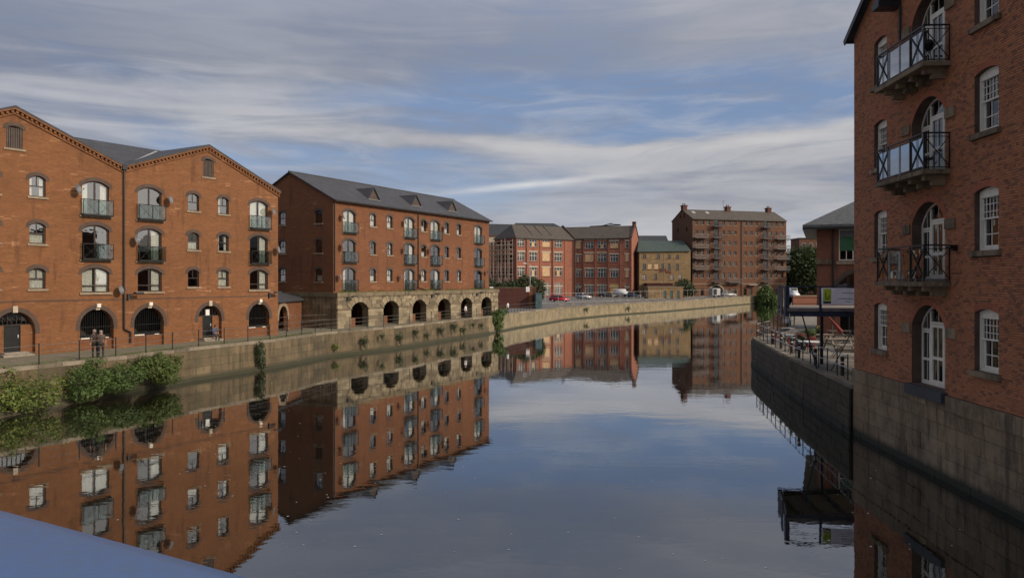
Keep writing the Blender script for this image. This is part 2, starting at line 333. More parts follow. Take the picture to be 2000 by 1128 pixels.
# ------------------------------------------------------------------ mesh helpers
class MB:
    def __init__(s): s.v = []; s.f = []
    def poly(s, pts):
        k = len(s.v); s.v += [tuple(p) for p in pts]; s.f.append(list(range(k, k + len(pts)))); return s
    def box(s, x0, x1, y0, y1, z0, z1):
        k = len(s.v)
        s.v += [(x0, y0, z0), (x1, y0, z0), (x1, y1, z0), (x0, y1, z0), (x0, y0, z1), (x1, y0, z1), (x1, y1, z1), (x0, y1, z1)]
        for q in ((0, 3, 2, 1), (4, 5, 6, 7), (0, 1, 5, 4), (1, 2, 6, 5), (2, 3, 7, 6), (3, 0, 4, 7)): s.f.append([k + i for i in q])
        return s
    def bar(s, a, b, w, h=None, up=(0, 0, 1)):
        a = Vector(a); b = Vector(b); d = (b - a).normalized(); h = h or w
        u = Vector(up)
        if abs(d.dot(u)) > .98: u = Vector((0, 1, 0)) if abs(d.y) < .9 else Vector((1, 0, 0))
        r = d.cross(u).normalized() * w / 2; t = r.cross(d).normalized() * h / 2
        k = len(s.v)
        for p in (a, b): s.v += [tuple(p - r - t), tuple(p + r - t), tuple(p + r + t), tuple(p - r + t)]
        for q in ((0, 3, 2, 1), (4, 5, 6, 7), (0, 1, 5, 4), (1, 2, 6, 5), (2, 3, 7, 6), (3, 0, 4, 7)): s.f.append([k + i for i in q])
        return s
    def tube(s, a, b, r0, r1=None, n=8, cap=True):
        a = Vector(a); b = Vector(b); r1 = r0 if r1 is None else r1
        d = (b - a).normalized(); u = Vector((0, 0, 1)) if abs(d.z) < .9 else Vector((1, 0, 0))
        x = d.cross(u).normalized(); y = d.cross(x); k = len(s.v)
        for p, r in ((a, r0), (b, r1)):
            for i in range(n):
                t = 2 * math.pi * i / n; s.v.append(tuple(p + x * (r * math.cos(t)) + y * (r * math.sin(t))))
        for i in range(n): s.f.append([k + i, k + (i + 1) % n, k + n + (i + 1) % n, k + n + i])
        if cap: s.f.append([k + i for i in range(n)][::-1]); s.f.append([k + n + i for i in range(n)])
        return s
    def lathe(s, c, prof, n=12):
        k = len(s.v)
        for r, z in prof:
            for i in range(n):
                t = 2 * math.pi * i / n; s.v.append((c[0] + r * math.cos(t), c[1] + r * math.sin(t), c[2] + z))
        for j in range(len(prof) - 1):
            for i in range(n): s.f.append([k + j * n + i, k + j * n + (i + 1) % n, k + (j + 1) * n + (i + 1) % n, k + (j + 1) * n + i])
        return s
    def prism(s, pts, y0, y1):          # pts in (x,z), extruded along y
        k = len(s.v); n = len(pts)
        s.v += [(p[0], y0, p[1]) for p in pts] + [(p[0], y1, p[1]) for p in pts]
        s.f.append([k + i for i in range(n)]); s.f.append([k + n + i for i in range(n)][::-1])
        for i in range(n): j = (i + 1) % n; s.f.append([k + i, k + n + i, k + n + j, k + j])
        return s
    def ring(s, out, inn, y0, y1):      # frame between two closed profiles with equal counts
        k = len(s.v); n = len(out)
        for prof, y in ((out, y0), (inn, y0), (out, y1), (inn, y1)): s.v += [(p[0], y, p[1]) for p in prof]
        for i in range(n):
            j = (i + 1) % n
            s.f.append([k + i, k + j, k + n + j, k + n + i])
            s.f.append([k + n + i, k + n + j, k + 3 * n + j, k + 3 * n + i])
            s.f.append([k + 2 * n + j, k + 2 * n + i, k + 3 * n + i, k + 3 * n + j])
            s.f.append([k + i, k + 2 * n + i, k + 2 * n + j, k + j])
        return s
    def slab(s, pts, t):                # 3d polygon thickened downwards
        n = len(pts); k = len(s.v)
        s.v += [tuple(p) for p in pts] + [(p[0], p[1], p[2] - t) for p in pts]
        s.f.append([k + i for i in range(n)]); s.f.append([k + n + i for i in range(n)][::-1])
        for i in range(n): j = (i + 1) % n; s.f.append([k + i, k + n + i, k + n + j, k + j])
        return s
    def mesh(s, name, mat, smooth=False):
        me = bpy.data.meshes.new(name); me.from_pydata(s.v, [], s.f)
        if mat is not None: me.materials.append(mat)
        if smooth:
            for p in me.polygons: p.use_smooth = True
        me.update(); return me
def tagit(o, label=None, cat=None, group=None, kind=None):
    if label: o['label'] = label
    if cat: o['category'] = cat
    if group: o['group'] = group
    if kind: o['kind'] = kind
    return o
def thing(name, label, cat, loc=(0, 0, 0), rz=0, group=None):
    o = bpy.data.objects.new(name, None); COL.objects.link(o); o.location = loc; o.rotation_euler.z = rz
    o.empty_display_size = .3
    return tagit(o, label, cat, group)
def part(name, mesh, parent=None, loc=(0, 0, 0), rz=0, mat=None, label=None, kind=None, scale=None, smooth=False):
    if isinstance(mesh, MB): mesh = mesh.mesh(name, mat, smooth)
    o = bpy.data.objects.new(name, mesh); COL.objects.link(o); o.location = loc; o.rotation_euler.z = rz
    if parent is not None: o.parent = parent
    if scale: o.scale = scale
    return tagit(o, label, None, None, kind)
def children(o): return [c for c in bpy.data.objects if c.parent == o]
def copy_tree(o, loc=None, rz=None, label=None, group=None, parent=None):
    kids = children(o)
    c = o.copy(); COL.objects.link(c)
    if parent is not None: c.parent = parent
    if loc is not None: c.location = loc
    if rz is not None: c.rotation_euler.z = rz
    if label: c['label'] = label
    if group: c['group'] = group
    for k in kids: copy_tree(k, parent=c)
    return c
def prof(w, h, rise, inset=0., n=10):
    """opening outline, origin bottom centre; segmental or half-round head"""
    a = w / 2; i = inset
    if rise <= .001: return [(-a + i, i), (a - i, i), (a - i, h - i), (-a + i, h - i)]
    r = (a * a + rise * rise) / (2 * rise); cz = h - r; ri = r - i
    ai = a - i; th = math.asin(min(1, ai / ri)) if cz + 1e-6 < h - rise + .3 * rise and rise < a * .98 else math.pi / 2
    pts = [(-ai, i), (ai, i)]
    for k in range(n + 1):
        t = th - 2 * th * k / n; pts.append((ri * math.sin(t), cz + ri * math.cos(t)))
    return pts
def arcband(w, h, rise, t, y0, y1, drop=.0, n=14):
    a = w / 2; r = (a * a + rise * rise) / (2 * rise); cz = h - r; th = math.asin(min(1, a / r)) if rise < a * .98 else math.pi / 2
    m = MB(); inn = []; out = []
    if drop: inn.append((-a, h - rise - drop)); out.append((-a - t, h - rise - drop))
    for k in range(n + 1):
        q = -th + 2 * th * k / n
        inn.append((r * math.sin(q), cz + r * math.cos(q))); out.append(((r + t) * math.sin(q), cz + (r + t) * math.cos(q)))
    if drop: inn.append((a, h - rise - drop)); out.append((a + t, h - rise - drop))
    for k in range(len(inn) - 1): m.prism([inn[k], inn[k + 1], out[k + 1], out[k]], y0, y1)
    return m
def wall_mesh(outer, holes, depth, name, mat, back=None):
    m = MB(); loops = [[Vector((x, z, 0)) for x, z in outer]] + [[Vector((x, z, 0)) for x, z in h] for h in holes]
    flat = [p for l in loops for p in l]
    k = len(m.v); m.v += [(p.x, 0, p.y) for p in flat]
    for t in tessellate_polygon(loops):
        a, b_, c = (flat[i] for i in t)
        cr = (b_ - a).cross(c - a).z
        m.f.append([k + i for i in (t if cr > 0 else t[::-1])])
    for h in holes:
        n_ = len(h)
        for i in range(n_):
            a = h[i]; b_ = h[(i + 1) % n_]
            m.poly([(a[0], 0, a[1]), (b_[0], 0, b_[1]), (b_[0], depth, b_[1]), (a[0], depth, a[1])])
    if back is not None:
        o = outer; n_ = len(o)
    return m.mesh(name, mat)
def off(p, x, z): return [(a + x, b_ + z) for a, b_ in p]
MC = {}
def cached(key, fn):
    if key not in MC: MC[key] = fn()
    return MC[key]
def fillprof(p, y):
    m = MB(); m.poly([(a, y, b_) for a, b_ in p]); return m

# ------------------------------------------------------------------ window kits (local: x along wall, y inward, z up)
def curtain_mesh(kind, w, h):
    m = MB(); y = .26
    def strip(x0, x1, z0, z1, ph):
        n_ = max(3, int((x1 - x0) / .09)); 
        for i in range(n_):
            xa = x0 + (x1 - x0) * i / n_; xb = x0 + (x1 - x0) * (i + 1) / n_
            ya = y + .02 * math.sin(i * 2.1 + ph); yb = y + .02 * math.sin((i + 1) * 2.1 + ph)
            m.poly([(xa, ya, z0), (xb, yb, z0), (xb, yb, z1), (xa, ya, z1)])
    a = w / 2 - .05
    if kind == 'full': strip(-a, a, .03, h - .05, 0)
    elif kind == 'lower': strip(-a, a, .03, h * .5, 1)
    elif kind == 'upper': strip(-a, a, h * .45, h - .05, 1)
    elif kind == 'left': strip(-a, -a * .35, .03, h - .1, 2)
    elif kind == 'right': strip(a * .3, a, .03, h - .1, 2)
    elif kind == 'both': strip(-a, -a * .5, .03, h - .1, 2); strip(a * .5, a, .03, h - .1, 0)
    elif kind == 'gap': strip(-a, -a * .12, .03, h - .1, 2); strip(a * .1, a, .03, h - .1, 0)
    return m
def small_window(par, x, z, w=1.0, h=1.32, rise=.2, curt=None, arch=True, framemat=None):
    key = (round(w, 2), round(h, 2), rise)
    fm = framemat or M_DK
    def fr():
        m = MB(); m.ring(prof(w, h, rise), prof(w, h, rise, .06), .11, .19)
        m.box(-.022, .022, .12, .17, h * .5, h - .07); m.box(-w / 2 + .05, w / 2 - .05, .10, .18, h * .5 - .03, h * .5 + .03)
        return m.mesh('window', fm)
    o = part('window', cached(('sw', key, fm.name), fr), par, (x, 0, z))
    part('pane', cached(('swp', key), lambda: fillprof(prof(w, h, rise, .05), .15).mesh('pane', M_GL)), o)
    part('sill', cached(('sws', key[0]), lambda: MB().box(-w / 2 - .14, w / 2 + .14, -.08, .12, -.13, -.003).mesh('sill', M_SILL)), o)
    if arch and rise: part('brick_arch', cached(('swa', key), lambda: arcband(w, h, rise, .24, -.012, .10, .10).mesh('brick_arch', M_ARCHB)), o)
    if curt: part('curtain', cached(('swc', key, curt), lambda: curtain_mesh(curt, w, h).mesh('curtain', M_CURT)), o)
    return o
def french(par, x, z, w=1.86, h=2.3, rise=.32, curt=None, balc=True, glass=True, low=False):
    key = (round(w, 2), round(h, 2), rise, low)
    def fr():
        m = MB(); m.ring(prof(w, h, rise), prof(w, h, rise, .07), .11, .20)
        m.box(-.05, .05, .12, .19, .05, h - .09)
        if low: m.box(-w / 2 + .06, w / 2 - .06, .12, .18, .42, .49)
        else:
            for s_ in (-1, 1): m.box(s_ * w / 4 - .015, s_ * w / 4 + .015, .14, .17, .06, .07)
        return m.mesh('french_window', M_DK)
    o = part('window' if low else 'french_window', cached(('fw', key), fr), par, (x, 0, z))
    part('pane', cached(('fwp', key), lambda: fillprof(prof(w, h, rise, .06), .155).mesh('pane', M_GL)), o)
    part('brick_arch', cached(('fwa', key), lambda: arcband(w, h, rise, .26, -.012, .10, .12).mesh('brick_arch', M_ARCHB)), o)
    part('sill', cached(('fws', key[0]), lambda: MB().box(-w / 2 - .18, w / 2 + .18, -.10, .12, -.14, -.003).mesh('sill', M_SILL)), o)
    if curt: part('curtain', cached(('fwc', key, curt), lambda: curtain_mesh(curt, w, h).mesh('curtain', M_CURT)), o)
    if balc:
        def bal():
            m = MB(); a = w / 2 + .10; d = -.34
            for z0 in (.04, 1.02): m.bar((-a, d, z0), (a, d, z0), .05); m.bar((-a, d, z0), (-a, 0, z0), .04); m.bar((a, d, z0), (a, 0, z0), .04)
            for xx in (-a, a): m.bar((xx, d, .0), (xx, d, 1.04), .035)
            m.bar((0, d, 0), (0, d, 1.04), .03)
            for s_ in (-1, 1):
                m.bar((s_ * .05, d, .08), (s_ * (a - .05), d, .98), .010); m.bar((s_ * (a - .05), d, .08), (s_ * .05, d, .98), .010)
                pass
                m.bar((s_ * a, d * .5, .05), (s_ * a, d * .5, 1.0), .012)
            m.box(-a, a, d - .02, 0, -.05, .0)
            return m.mesh('balcony_railing', M_BLK)
        bo = part('juliet_balcony', cached(('fwb', key[0]), bal), par, (x, 0, z))
        if glass: part('glass_panel', cached(('fwg', key[0]), lambda: MB().box(-w / 2 - .06, w / 2 + .06, -.325, -.315, .06, 1.0).mesh('glass_panel', M_GLB)), bo)
    return o
def dish(par, x, z, side=1, y=0):
    m = MB(); c = Vector((x + side * .05, y - .45, z)); ax = Vector((.45, -.85, .25)).normalized()
    u = ax.cross(Vector((0, 0, 1))).normalized(); v = u.cross(ax); k = len(m.v); n_ = 14
    m.v.append(tuple(c - ax * .09))
    for r, q in ((.17, .065), (.30, 0)):
        for i in range(n_):
            t = 2 * math.pi * i / n_; m.v.append(tuple(c + u * (r * math.cos(t)) + v * (r * 1.1 * math.sin(t)) - ax * q))
    for i in range(n_):
        j = (i + 1) % n_; m.f.append([k, k + 1 + j, k + 1 + i]); m.f.append([k + 1 + i, k + 1 + j, k + 1 + n_ + j, k + 1 + n_ + i])
    m.bar((x, y, z - .1), c - ax * .08, .035); m.bar(c - v * .3, c + ax * .32 - v * .08, .018); m.bar(c + ax * .30 - v * .10, c + ax * .36 - v * .04, .06)
    return part('satellite_dish', m, par, mat=M_DISH)
def wall_lamp(par, x, z, y=0.):
    m = MB(); m.box(x - .08, x + .08, -.18, 0, z - .2, z + .2); m.bar((x, -.15, z + .12), (x + .35, -.55, z + .25), .06); m.box(x + .15, x + .75, -.75, -.45, z + .2, z + .32)
    return part('flood_lamp', m, par, (0, y, 0), mat=M_IRON)

# ================================================================== SETTING
G = 2.1
QL = [(-60, -60), (-36, -10), (-33, 14), (-30, 28), (-26.0, 39.9), (-23.2, 46.3), (-21.7, 51.5), (-18.3, 59.4), (-16.4, 67.2), (-11.6, 75.4), (-3.0, 96.8),
      (0.2, 107.4), (4.4, 118), (8.6, 129.6), (18, 145.7), (33, 165), (49, 189), (67.5, 217), (74, 222)]
QL2 = [(80, 240), (110, 284), (300, 384), (900, 600)]
QR = [(900, 560), (320, 360), (120, 262), (81, 216), (64, 175), (45, 125), (28, 77), (19.3, 61.5), (16.7, 46), (15.0, 33.8)]
def sheet(name, pts, z, mat, depth=0):
    m = MB(); loops = [[Vector((x, y, 0)) for x, y in pts]]; fl = loops[0]
    m.v = [(p.x, p.y, z) for p in fl]
    for t in tessellate_polygon(loops):
        a, b_, c = (fl[i] for i in t); m.f.append(list(t) if (b_ - a).cross(c - a).z > 0 else list(t)[::-1])
    o = part(name, m, mat=mat, kind='structure'); return o
part('river_water', MB().poly([(-900, -300, 0), (900, -300, 0), (900, 900, 0), (-900, 900, 0)]), mat=MATS_W, kind='structure')
sheet('ground', QL + QL2 + [(900, 1500), (-900, 1500), (-900, -60)], G - .008, M_GRND)
sheet('terrace_ground', QR + [(15.35, 33.0), (14.6, 20), (13.6, 0), (13.0, -60), (900, -60)], G + .0, M_TERR)
# car park asphalt and riverside path
QN = QL[2:]
def offs(pts, d):
    out = []
    for i, p in enumerate(pts):
        a = Vector(pts[max(0, i - 1)]); b_ = Vector(pts[min(len(pts) - 1, i + 1)]); t = (b_ - a).normalized()
        out.append((p[0] - t.y * d, p[1] + t.x * d))
    return out
pi = QL[2:11]
sheet('riverside_path', offs(pi, .5) + offs(pi, 8.5)[::-1], G + .004, M_PATH)
sheet('car_park', offs(QL[10:19], .6) + [(90, 250), (60, 260), (-10, 235), (-22, 125)], G + .004, M_ASPH)
part('riverside_grass_strip', (lambda: (lambda m: m)(MB()))(), kind='structure') if False else None

def quay(pts, mat, label, hgt, wid=.9, cope=None, copelen=1.2, batter=.08, name='quay_wall', z0=-.6):
    t = thing(name, label, 'quay wall', (pts[0][0], pts[0][1], 0))
    ox, oy = pts[0]
    inn = offs(pts, wid); m = MB(); base = offs(pts, -batter)
    for i in range(len(pts) - 1):
        a, b_, c, d = base[i], base[i + 1], pts[i + 1], pts[i]
        L = (Vector(a) - Vector(b_)).length; n_ = max(1, int(L / 2)); nz = 3
        m.poly([(a[0] - ox, a[1] - oy, z0), (b_[0] - ox, b_[1] - oy, z0), (c[0] - ox, c[1] - oy, hgt), (d[0] - ox, d[1] - oy, hgt)])
        m.poly([(d[0] - ox, d[1] - oy, hgt), (c[0] - ox, c[1] - oy, hgt), (inn[i + 1][0] - ox, inn[i + 1][1] - oy, hgt), (inn[i][0] - ox, inn[i][1] - oy, hgt)])
        # low ledge at the water line
        o1 = offs(pts, -batter - .18)
        m.poly([(o1[i][0] - ox, o1[i][1] - oy, -.5), (o1[i + 1][0] - ox, o1[i + 1][1] - oy, -.5), (o1[i + 1][0] - ox, o1[i + 1][1] - oy, .26), (o1[i][0] - ox, o1[i][1] - oy, .26)])
        m.poly([(o1[i][0] - ox, o1[i][1] - oy, .26), (o1[i + 1][0] - ox, o1[i + 1][1] - oy, .26), (c[0] - ox, c[1] - oy, .34), (d[0] - ox, d[1] - oy, .34)])
    part('wall_face', m, t, mat=mat)
    if cope:
        rock = cached('copebox', lambda: MB().box(-.5, .5, -.5, .5, 0, 1).mesh('coping_stone', None))
        me = cached(('cope', cope.name), lambda: (lambda q: (q.materials.append(cope), q)[1])(MB().box(-.492, .492, -.5, .5, 0, 1).mesh('coping_stone', None)))
        tot = 0
        for i in range(len(pts) - 1):
            a = Vector(pts[i]); b_ = Vector(pts[i + 1]); L = (b_ - a).length; d = (b_ - a) / L; n_ = max(1, round(L / copelen)); s_ = L / n_
            for k in range(n_):
                c = a + d * (s_ * (k + .5)) + Vector((-d.y, d.x)) * (.28 + random.uniform(-.012, .012))
                if c.y < 30: continue
                part('coping_stone', me, t, (c.x - ox, c.y - oy, hgt - .06 + random.uniform(-.008, .008)), math.atan2(d.y, d.x), scale=(s_, .62, .20)); tot += 1
    return t
quay(QL[1:11], M_QW, 'stained buff quay wall below the railed path on the left bank', G - .02, cope=M_COPE, copelen=1.5)
lq = bpy.data.objects['quay_wall']
BLKQ = None
def quay_stones(t, pts, mat, nz, ch, lo, hi, z0):
    q = bsq.copy(); q.materials.clear(); q.materials.append(mat)
    ox, oy = pts[0]
    for i in range(len(pts) - 1):
        a = Vector(pts[i]); b_ = Vector(pts[i + 1]); L = (b_ - a).length; d = (b_ - a) / L; nrm = Vector((d.y, -d.x))
        if b_.y < 41: continue
        for c in range(nz):
            s_ = 0.
            while s_ < L - .05:
                w = random.uniform(lo, hi); w = L - s_ if L - s_ - w < .4 else w
                m_ = a + d * (s_ + w / 2); zc = z0 + (c + .5) * ch; lean = .08 * (1 - zc / G)
                m_ = m_ + nrm * (lean - .02 + random.uniform(0, .022))
                part('quay_stone', q, t, (m_.x - ox, m_.y - oy, zc), math.atan2(d.y, d.x), scale=(w - .012, .1, ch - .012)); s_ += w
bsq = MB().box(-.5, .5, -.5, .5, -.5, .5).mesh('quay_stone', None)
_b = bmesh.new(); _b.from_mesh(bsq); bmesh.ops.bevel(_b, geom=_b.edges[:], offset=.03, segments=1, affect='EDGES'); _b.to_mesh(bsq); _b.free()
quay_stones(lq, QL[1:11], M_QSL, 3, .57, 1.3, 2.3, .30)
quay(QL[10:19], M_QWF, 'long sunlit tan stone quay wall below the far car park', G - .02, cope=M_COPE, copelen=2.2, batter=.05)
for o_ in [o_ for o_ in bpy.data.objects if o_.name.startswith('quay_wall')]: pass

# ================================================================== helpers for building shells
UX = lambda ang: (math.cos(ang), math.sin(ang))
def side_wall(par, outer, holes, x, y, rz, mat, depth=.25, name='wall', label=None):
    return part(name, wall_mesh(outer, holes, depth, name, mat), par, (x, y, 0), rz, label=label)
def rect(x0, x1, z0, z1): return [(x0, z0), (x1, z0), (x1, z1), (x0, z1)]

# ================================================================== BUILDING 1 : twin gabled warehouse on the left
A1 = R(59.26); P1 = (-26.972, 53.234)
b1 = thing('brick_warehouse', 'twin gabled orange brick apartment block at the left edge with arched openings at path level', 'building', (P1[0], P1[1], G), A1)
g = lambda z: z - G
smalls = [(-5.67, 'v', (g(12.02), g(9.06), g(6.22)), ('both', 'lower', 'full')), (5.65, 'd', (g(11.99), g(9.05), g(6.26)), (None, 'lower', None)), (8.37, 'e', (g(11.95), g(9.05), g(6.26)), ('left', 'both', 'full'))]
bigs = [(-1.92, (g(11.1), g(8.16)), g(5.95), ('both', None, 'gap')), (2.05, (g(11.08), g(8.14)), g(5.95), (None, 'right', 'right')), (11.88, (g(11.0), g(8.14)), g(5.98), ('gap', 'right', 'right'))]
holes = []
def op(x, z, w, h, r): holes.append(off(prof(w, h, r), x, z))
for x, k, zs, cs in smalls:
    for z, c in zip(zs, cs): op(x, z, .98, 1.32, .2); small_window(b1, x, z, .98, 1.32, .2, c)
for x, zs, zl, cs in bigs:
    for z, c in zip(zs, cs): op(x, z, 1.86, 2.3, .32); french(b1, x, z, 1.86, 2.3, .32, c)
    op(x, zl, 1.88, 1.65, .32); french(b1, x, zl, 1.88, 1.65, .32, cs[2], False, low=True)
# mirrored bay out to the left of gable one
for x in (-8.4, -12.2):
    for z in (g(12.0), g(9.05), g(6.24)): op(x, z, .98, 1.32, .2); small_window(b1, x, z, .98, 1.32, .2, random.choice(['full', 'both', None]))
# gable vents
for x, z in ((-7.04, g(14.85)), (6.97, g(14.7))):
    op(x, z, .96, 1.4, .16)
    m = MB(); m.ring(prof(.96, 1.4, .16), prof(.96, 1.4, .16, .04), .04, .1)
    v = part('gable_vent', m, b1, (x, 0, z), mat=M_VENT)
    for i in range(7): part('slat', cached('vslat', lambda: MB().box(-.048, .048, .02, .06, .03, 1.28).mesh('slat', M_VENT)), v, (-.38 + i * .127, .02 + .008 * (i % 2), 0))
    part('sill', cached('vsill', lambda: MB().box(-.64, .64, -.07, .1, -.12, -.003).mesh('sill', M_SILL)), v)
    part('brick_arch', cached('varch', lambda: arcband(.96, 1.4, .16, .22, -.012, .1, .08).mesh('brick_arch', M_ARCHB)), v)
# ground arches
for x, w, kind in ((-7.02, 2.42, 'door'), (-1.83, 2.33, 'gate'), (1.99, 2.32, 'gate'), (7.11, 2.16, 'door'), (11.9, 2.13, 'gate'), (-11.8, 2.3, 'gate')):
    top = g(4.84); h = top; rise = w / 2 * .97
    op(x, 0.001, w, h, rise)
    ar = part('brick_arch', arcband(w, h, rise, .27, -.015, .12, .25), b1, (x, 0, 0), mat=M_ARCHB)
    part('keystone', MB().box(-.14, .14, -.10, .05, h - .06, h + .34), b1, (x, 0, 0), mat=M_LINT)
    if kind == 'gate':
        part('low_brick_wall', MB().box(-w / 2, w / 2, .22, .42, 0, g(2.85)), b1, (x, 0, 0), mat=M_B2)
        m = MB(); r = w / 2
        for i in range(15):
            xx = -r + w * (i + .5) / 15; zt = (h - rise) + rise * math.sqrt(max(0, 1 - (xx / r) ** 2)); m.bar((xx, .3, g(2.85)), (xx, .3, zt), .022)
        m.bar((-r, .3, g(3.62)), (r, .3, g(3.62)), .035); m.box(-r + .02, r - .02, .35, .38, g(2.85), g(3.1))
        part('iron_grille', m, b1, (x, 0, 0), mat=M_BLK)
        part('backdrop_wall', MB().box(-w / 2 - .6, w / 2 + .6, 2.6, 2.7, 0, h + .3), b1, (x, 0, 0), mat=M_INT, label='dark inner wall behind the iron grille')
        part('litter_on_ledge', MB().box(-w * .42, -w * .1, .2, .4, g(2.85), g(2.92)).box(w * .25, w * .4, .2, .34, g(2.85), g(2.9)), b1, (x, 0, 0), mat=M_WHT, label='pale rubbish lying on the ledge') if x != -11.8 else None
    else:
        dw = .98 if x < 0 else .9; hd = g(4.1)
        for s_ in (-1, 1):
            xa, xb = (-w / 2, -dw / 2) if s_ < 0 else (dw / 2, w / 2)
            part('infill_brick', MB().box(xa, xb, .30, .45, 0, g(3.98)), b1, (x, 0, 0), mat=M_B1)
        d = part('door', MB().box(-dw / 2 + .03, dw / 2 - .03, .36, .42, .25, g(4.05)).box(-dw / 2, -dw / 2 + .05, .32, .46, .2, g(4.05)).box(dw / 2 - .05, dw / 2, .32, .46, .2, g(4.05)), b1, (x, 0, 0), mat=M_BLK)
        part('handle', MB().box(dw / 2 - .16, dw / 2 - .1, .32, .36, 1.1, 1.3), d, mat=M_LEAD)
        if x > 0:
            part('notice', MB().box(-.17, .17, .28, .30, g(4.05), g(4.5)), d, mat=M_PLAS)
        m = MB(); r = w / 2
        for i in range(9):
            xx = -r + w * (i + .5) / 9; zt = (h - rise) + rise * math.sqrt(max(0, 1 - (xx / r) ** 2)); m.bar((xx, .34, g(4.0)), (xx, .34, zt), .03)
        m.bar((-r, .34, g(4.0)), (r, .34, g(4.0)), .07); fl = part('fanlight', m, b1, (x, 0, 0), mat=M_DK)
        part('pane', fillprof(off(prof(w, h - g(4.0), rise * .98), 0, g(4.0)), .37), fl, mat=M_GL)
        part('doorstep', MB().box(-.9, .9, -.55, .3, .0, .13).box(-.7, .7, -.25, .3, .13, .25), b1, (x, 0, 0), mat=M_STEP)
out = [(-14.1, 0), (13.91, 0), (13.91, g(14.22)), (6.9, g(17.02)), (0, g(14.6)), (-7.07, g(17.3)), (-14.1, g(14.5))]
part('front_wall', wall_mesh(out, holes, .45, 'front_wall', M_B1), b1)
side_wall(b1, rect(0, 14, 0, g(14.2)), [], 13.91, 0, R(90), M_B1)
side_wall(b1, rect(0, 14, 0, g(14.2)), [], -14.1, 14, R(-90), M_B1)
side_wall(b1, rect(0, 28, 0, g(14.2)), [], 13.9, 14, R(180), M_B1, name='back_wall')
part('interior_floor', MB().box(-14, 13.8, .3, 13.9, g(5.3), g(5.5)).box(-14, 13.8, .5, 13.9, g(8.0), g(8.1)).box(-14, 13.8, .5, 13.9, g(10.9), g(11.0)), b1, mat=M_INT)
part('partition', MB().box(-14, 13.8, 4.5, 4.6, g(5.5), g(14)), b1, mat=M_INT)
# roofs
def roofslab(pts, par, mat=M_SLATE, t=.12, name='roof', label=None): return part(name, MB().slab(pts, t), par, mat=mat, label=label)
zr = g(17.45)
roofslab([(-14.0, .25, g(14.62)), (13.8, .25, g(14.25)), (9.5, 7, zr), (-14.3, 7, zr)], b1)
roofslab([(-14.3, 7, zr), (9.5, 7, zr), (13.9, 14, g(14.3)), (-14.3, 14, g(14.3))], b1)
roofslab([(13.95, 0, g(14.25)), (13.95, 14, g(14.25)), (9.5, 7, zr)], b1)
for ax_, xl, zl, xr_, zr_, za in ((-7.07, -14.3, g(14.6), 0, g(14.75), g(17.48)), (6.9, 0, g(14.75), 14.05, g(14.34), g(17.2))):
    roofslab([(xl, -.22, zl), (ax_, -.22, za), (ax_, 7, za), (xl, 7, zl)], b1)
    roofslab([(ax_, -.22, za), (xr_, -.22, zr_), (xr_, 7, zr_), (ax_, 7, za)], b1)
    for (xa, zza, xb, zzb) in ((xl, zl, ax_, za), (ax_, za, xr_, zr_)):
        m = MB(); L = math.hypot(xb - xa, zzb - zza); n_ = int(L / .3)
        m.bar((xa, -.16, zza - .28), (xb, -.16, zzb - .28), .14, .12, (0, 1, 0)) if False else None
        m.poly([(xa, -.20, zza - .12), (xa, -.20, zza - .24), (xb, -.20, zzb - .24), (xb, -.20, zzb - .12)])
        m.poly([(xa, -.20, zza - .24), (xa, 0, zza - .24), (xb, 0, zzb - .24), (xb, -.20, zzb - .24)])
        m.poly([(xa, -.08, zza - .42), (xa, -.08, zza - .54), (xb, -.08, zzb - .54), (xb, -.08, zzb - .42)])
        m.poly([(xa, -.08, zza - .54), (xa, 0, zza - .54), (xb, 0, zzb - .54), (xb, -.08, zzb - .54)])
        m.poly([(xa, -.08, zza - .42), (xa, 0, zza - .42), (xb, 0, zzb - .42), (xb, -.08, zzb - .42)])
        part('verge_course', m, b1, mat=M_B1)
        m = MB()
        for i in range(n_):
            q = (i + .5) / n_; xx = xa + (xb - xa) * q; zz = zza + (zzb - zza) * q
            m.box(xx - .075, xx + .075, -.15, 0, zz - .40, zz - .26)
        part('dentil_course', m, b1, mat=M_B1, kind='stuff')
part('valley_flashing', MB().bar((.15, .05, g(14.72)), (6.6, 5.9, g(17.14)), .16, .05), b1, mat=M_LEAD)
m = MB(); m.tube((.02, -.12, g(14.5)), (.02, -.12, g(3.4)), .06); m.tube((.02, -.12, g(3.4)), (.5, -.12, g(3.15)), .06); m.tube((.5, -.12, g(3.15)), (.5, -.12, .3), .06); m.box(-.16, .2, -.26, 0, g(14.4), g(14.75))
part('downpipe', m, b1, mat=M_PIPE)
part('string_course', MB().box(-14.1, 13.91, -.025, -.003, g(5.42), g(5.49)), b1, mat=M_ARCHB)
for x, z, s_ in ((-3.27, 12.72, -1), (3.36, 12.64, 1), (.72, 9.63, 1), (-.35, 6.13, -1), (13.0, 12.5, 1), (13.55, 9.35, 1)): dish(b1, x, g(z), s_)
wall_lamp(b1, .35, g(5.62)); wall_lamp(b1, 12.9, g(5.5))
for x in (-1.83, 1.99, 11.9): part('bulkhead_light', MB().box(-.13, .13, -.24, -.10, g(4.95), g(5.2)), b1, (x, 0, 0), mat=M_WHT)

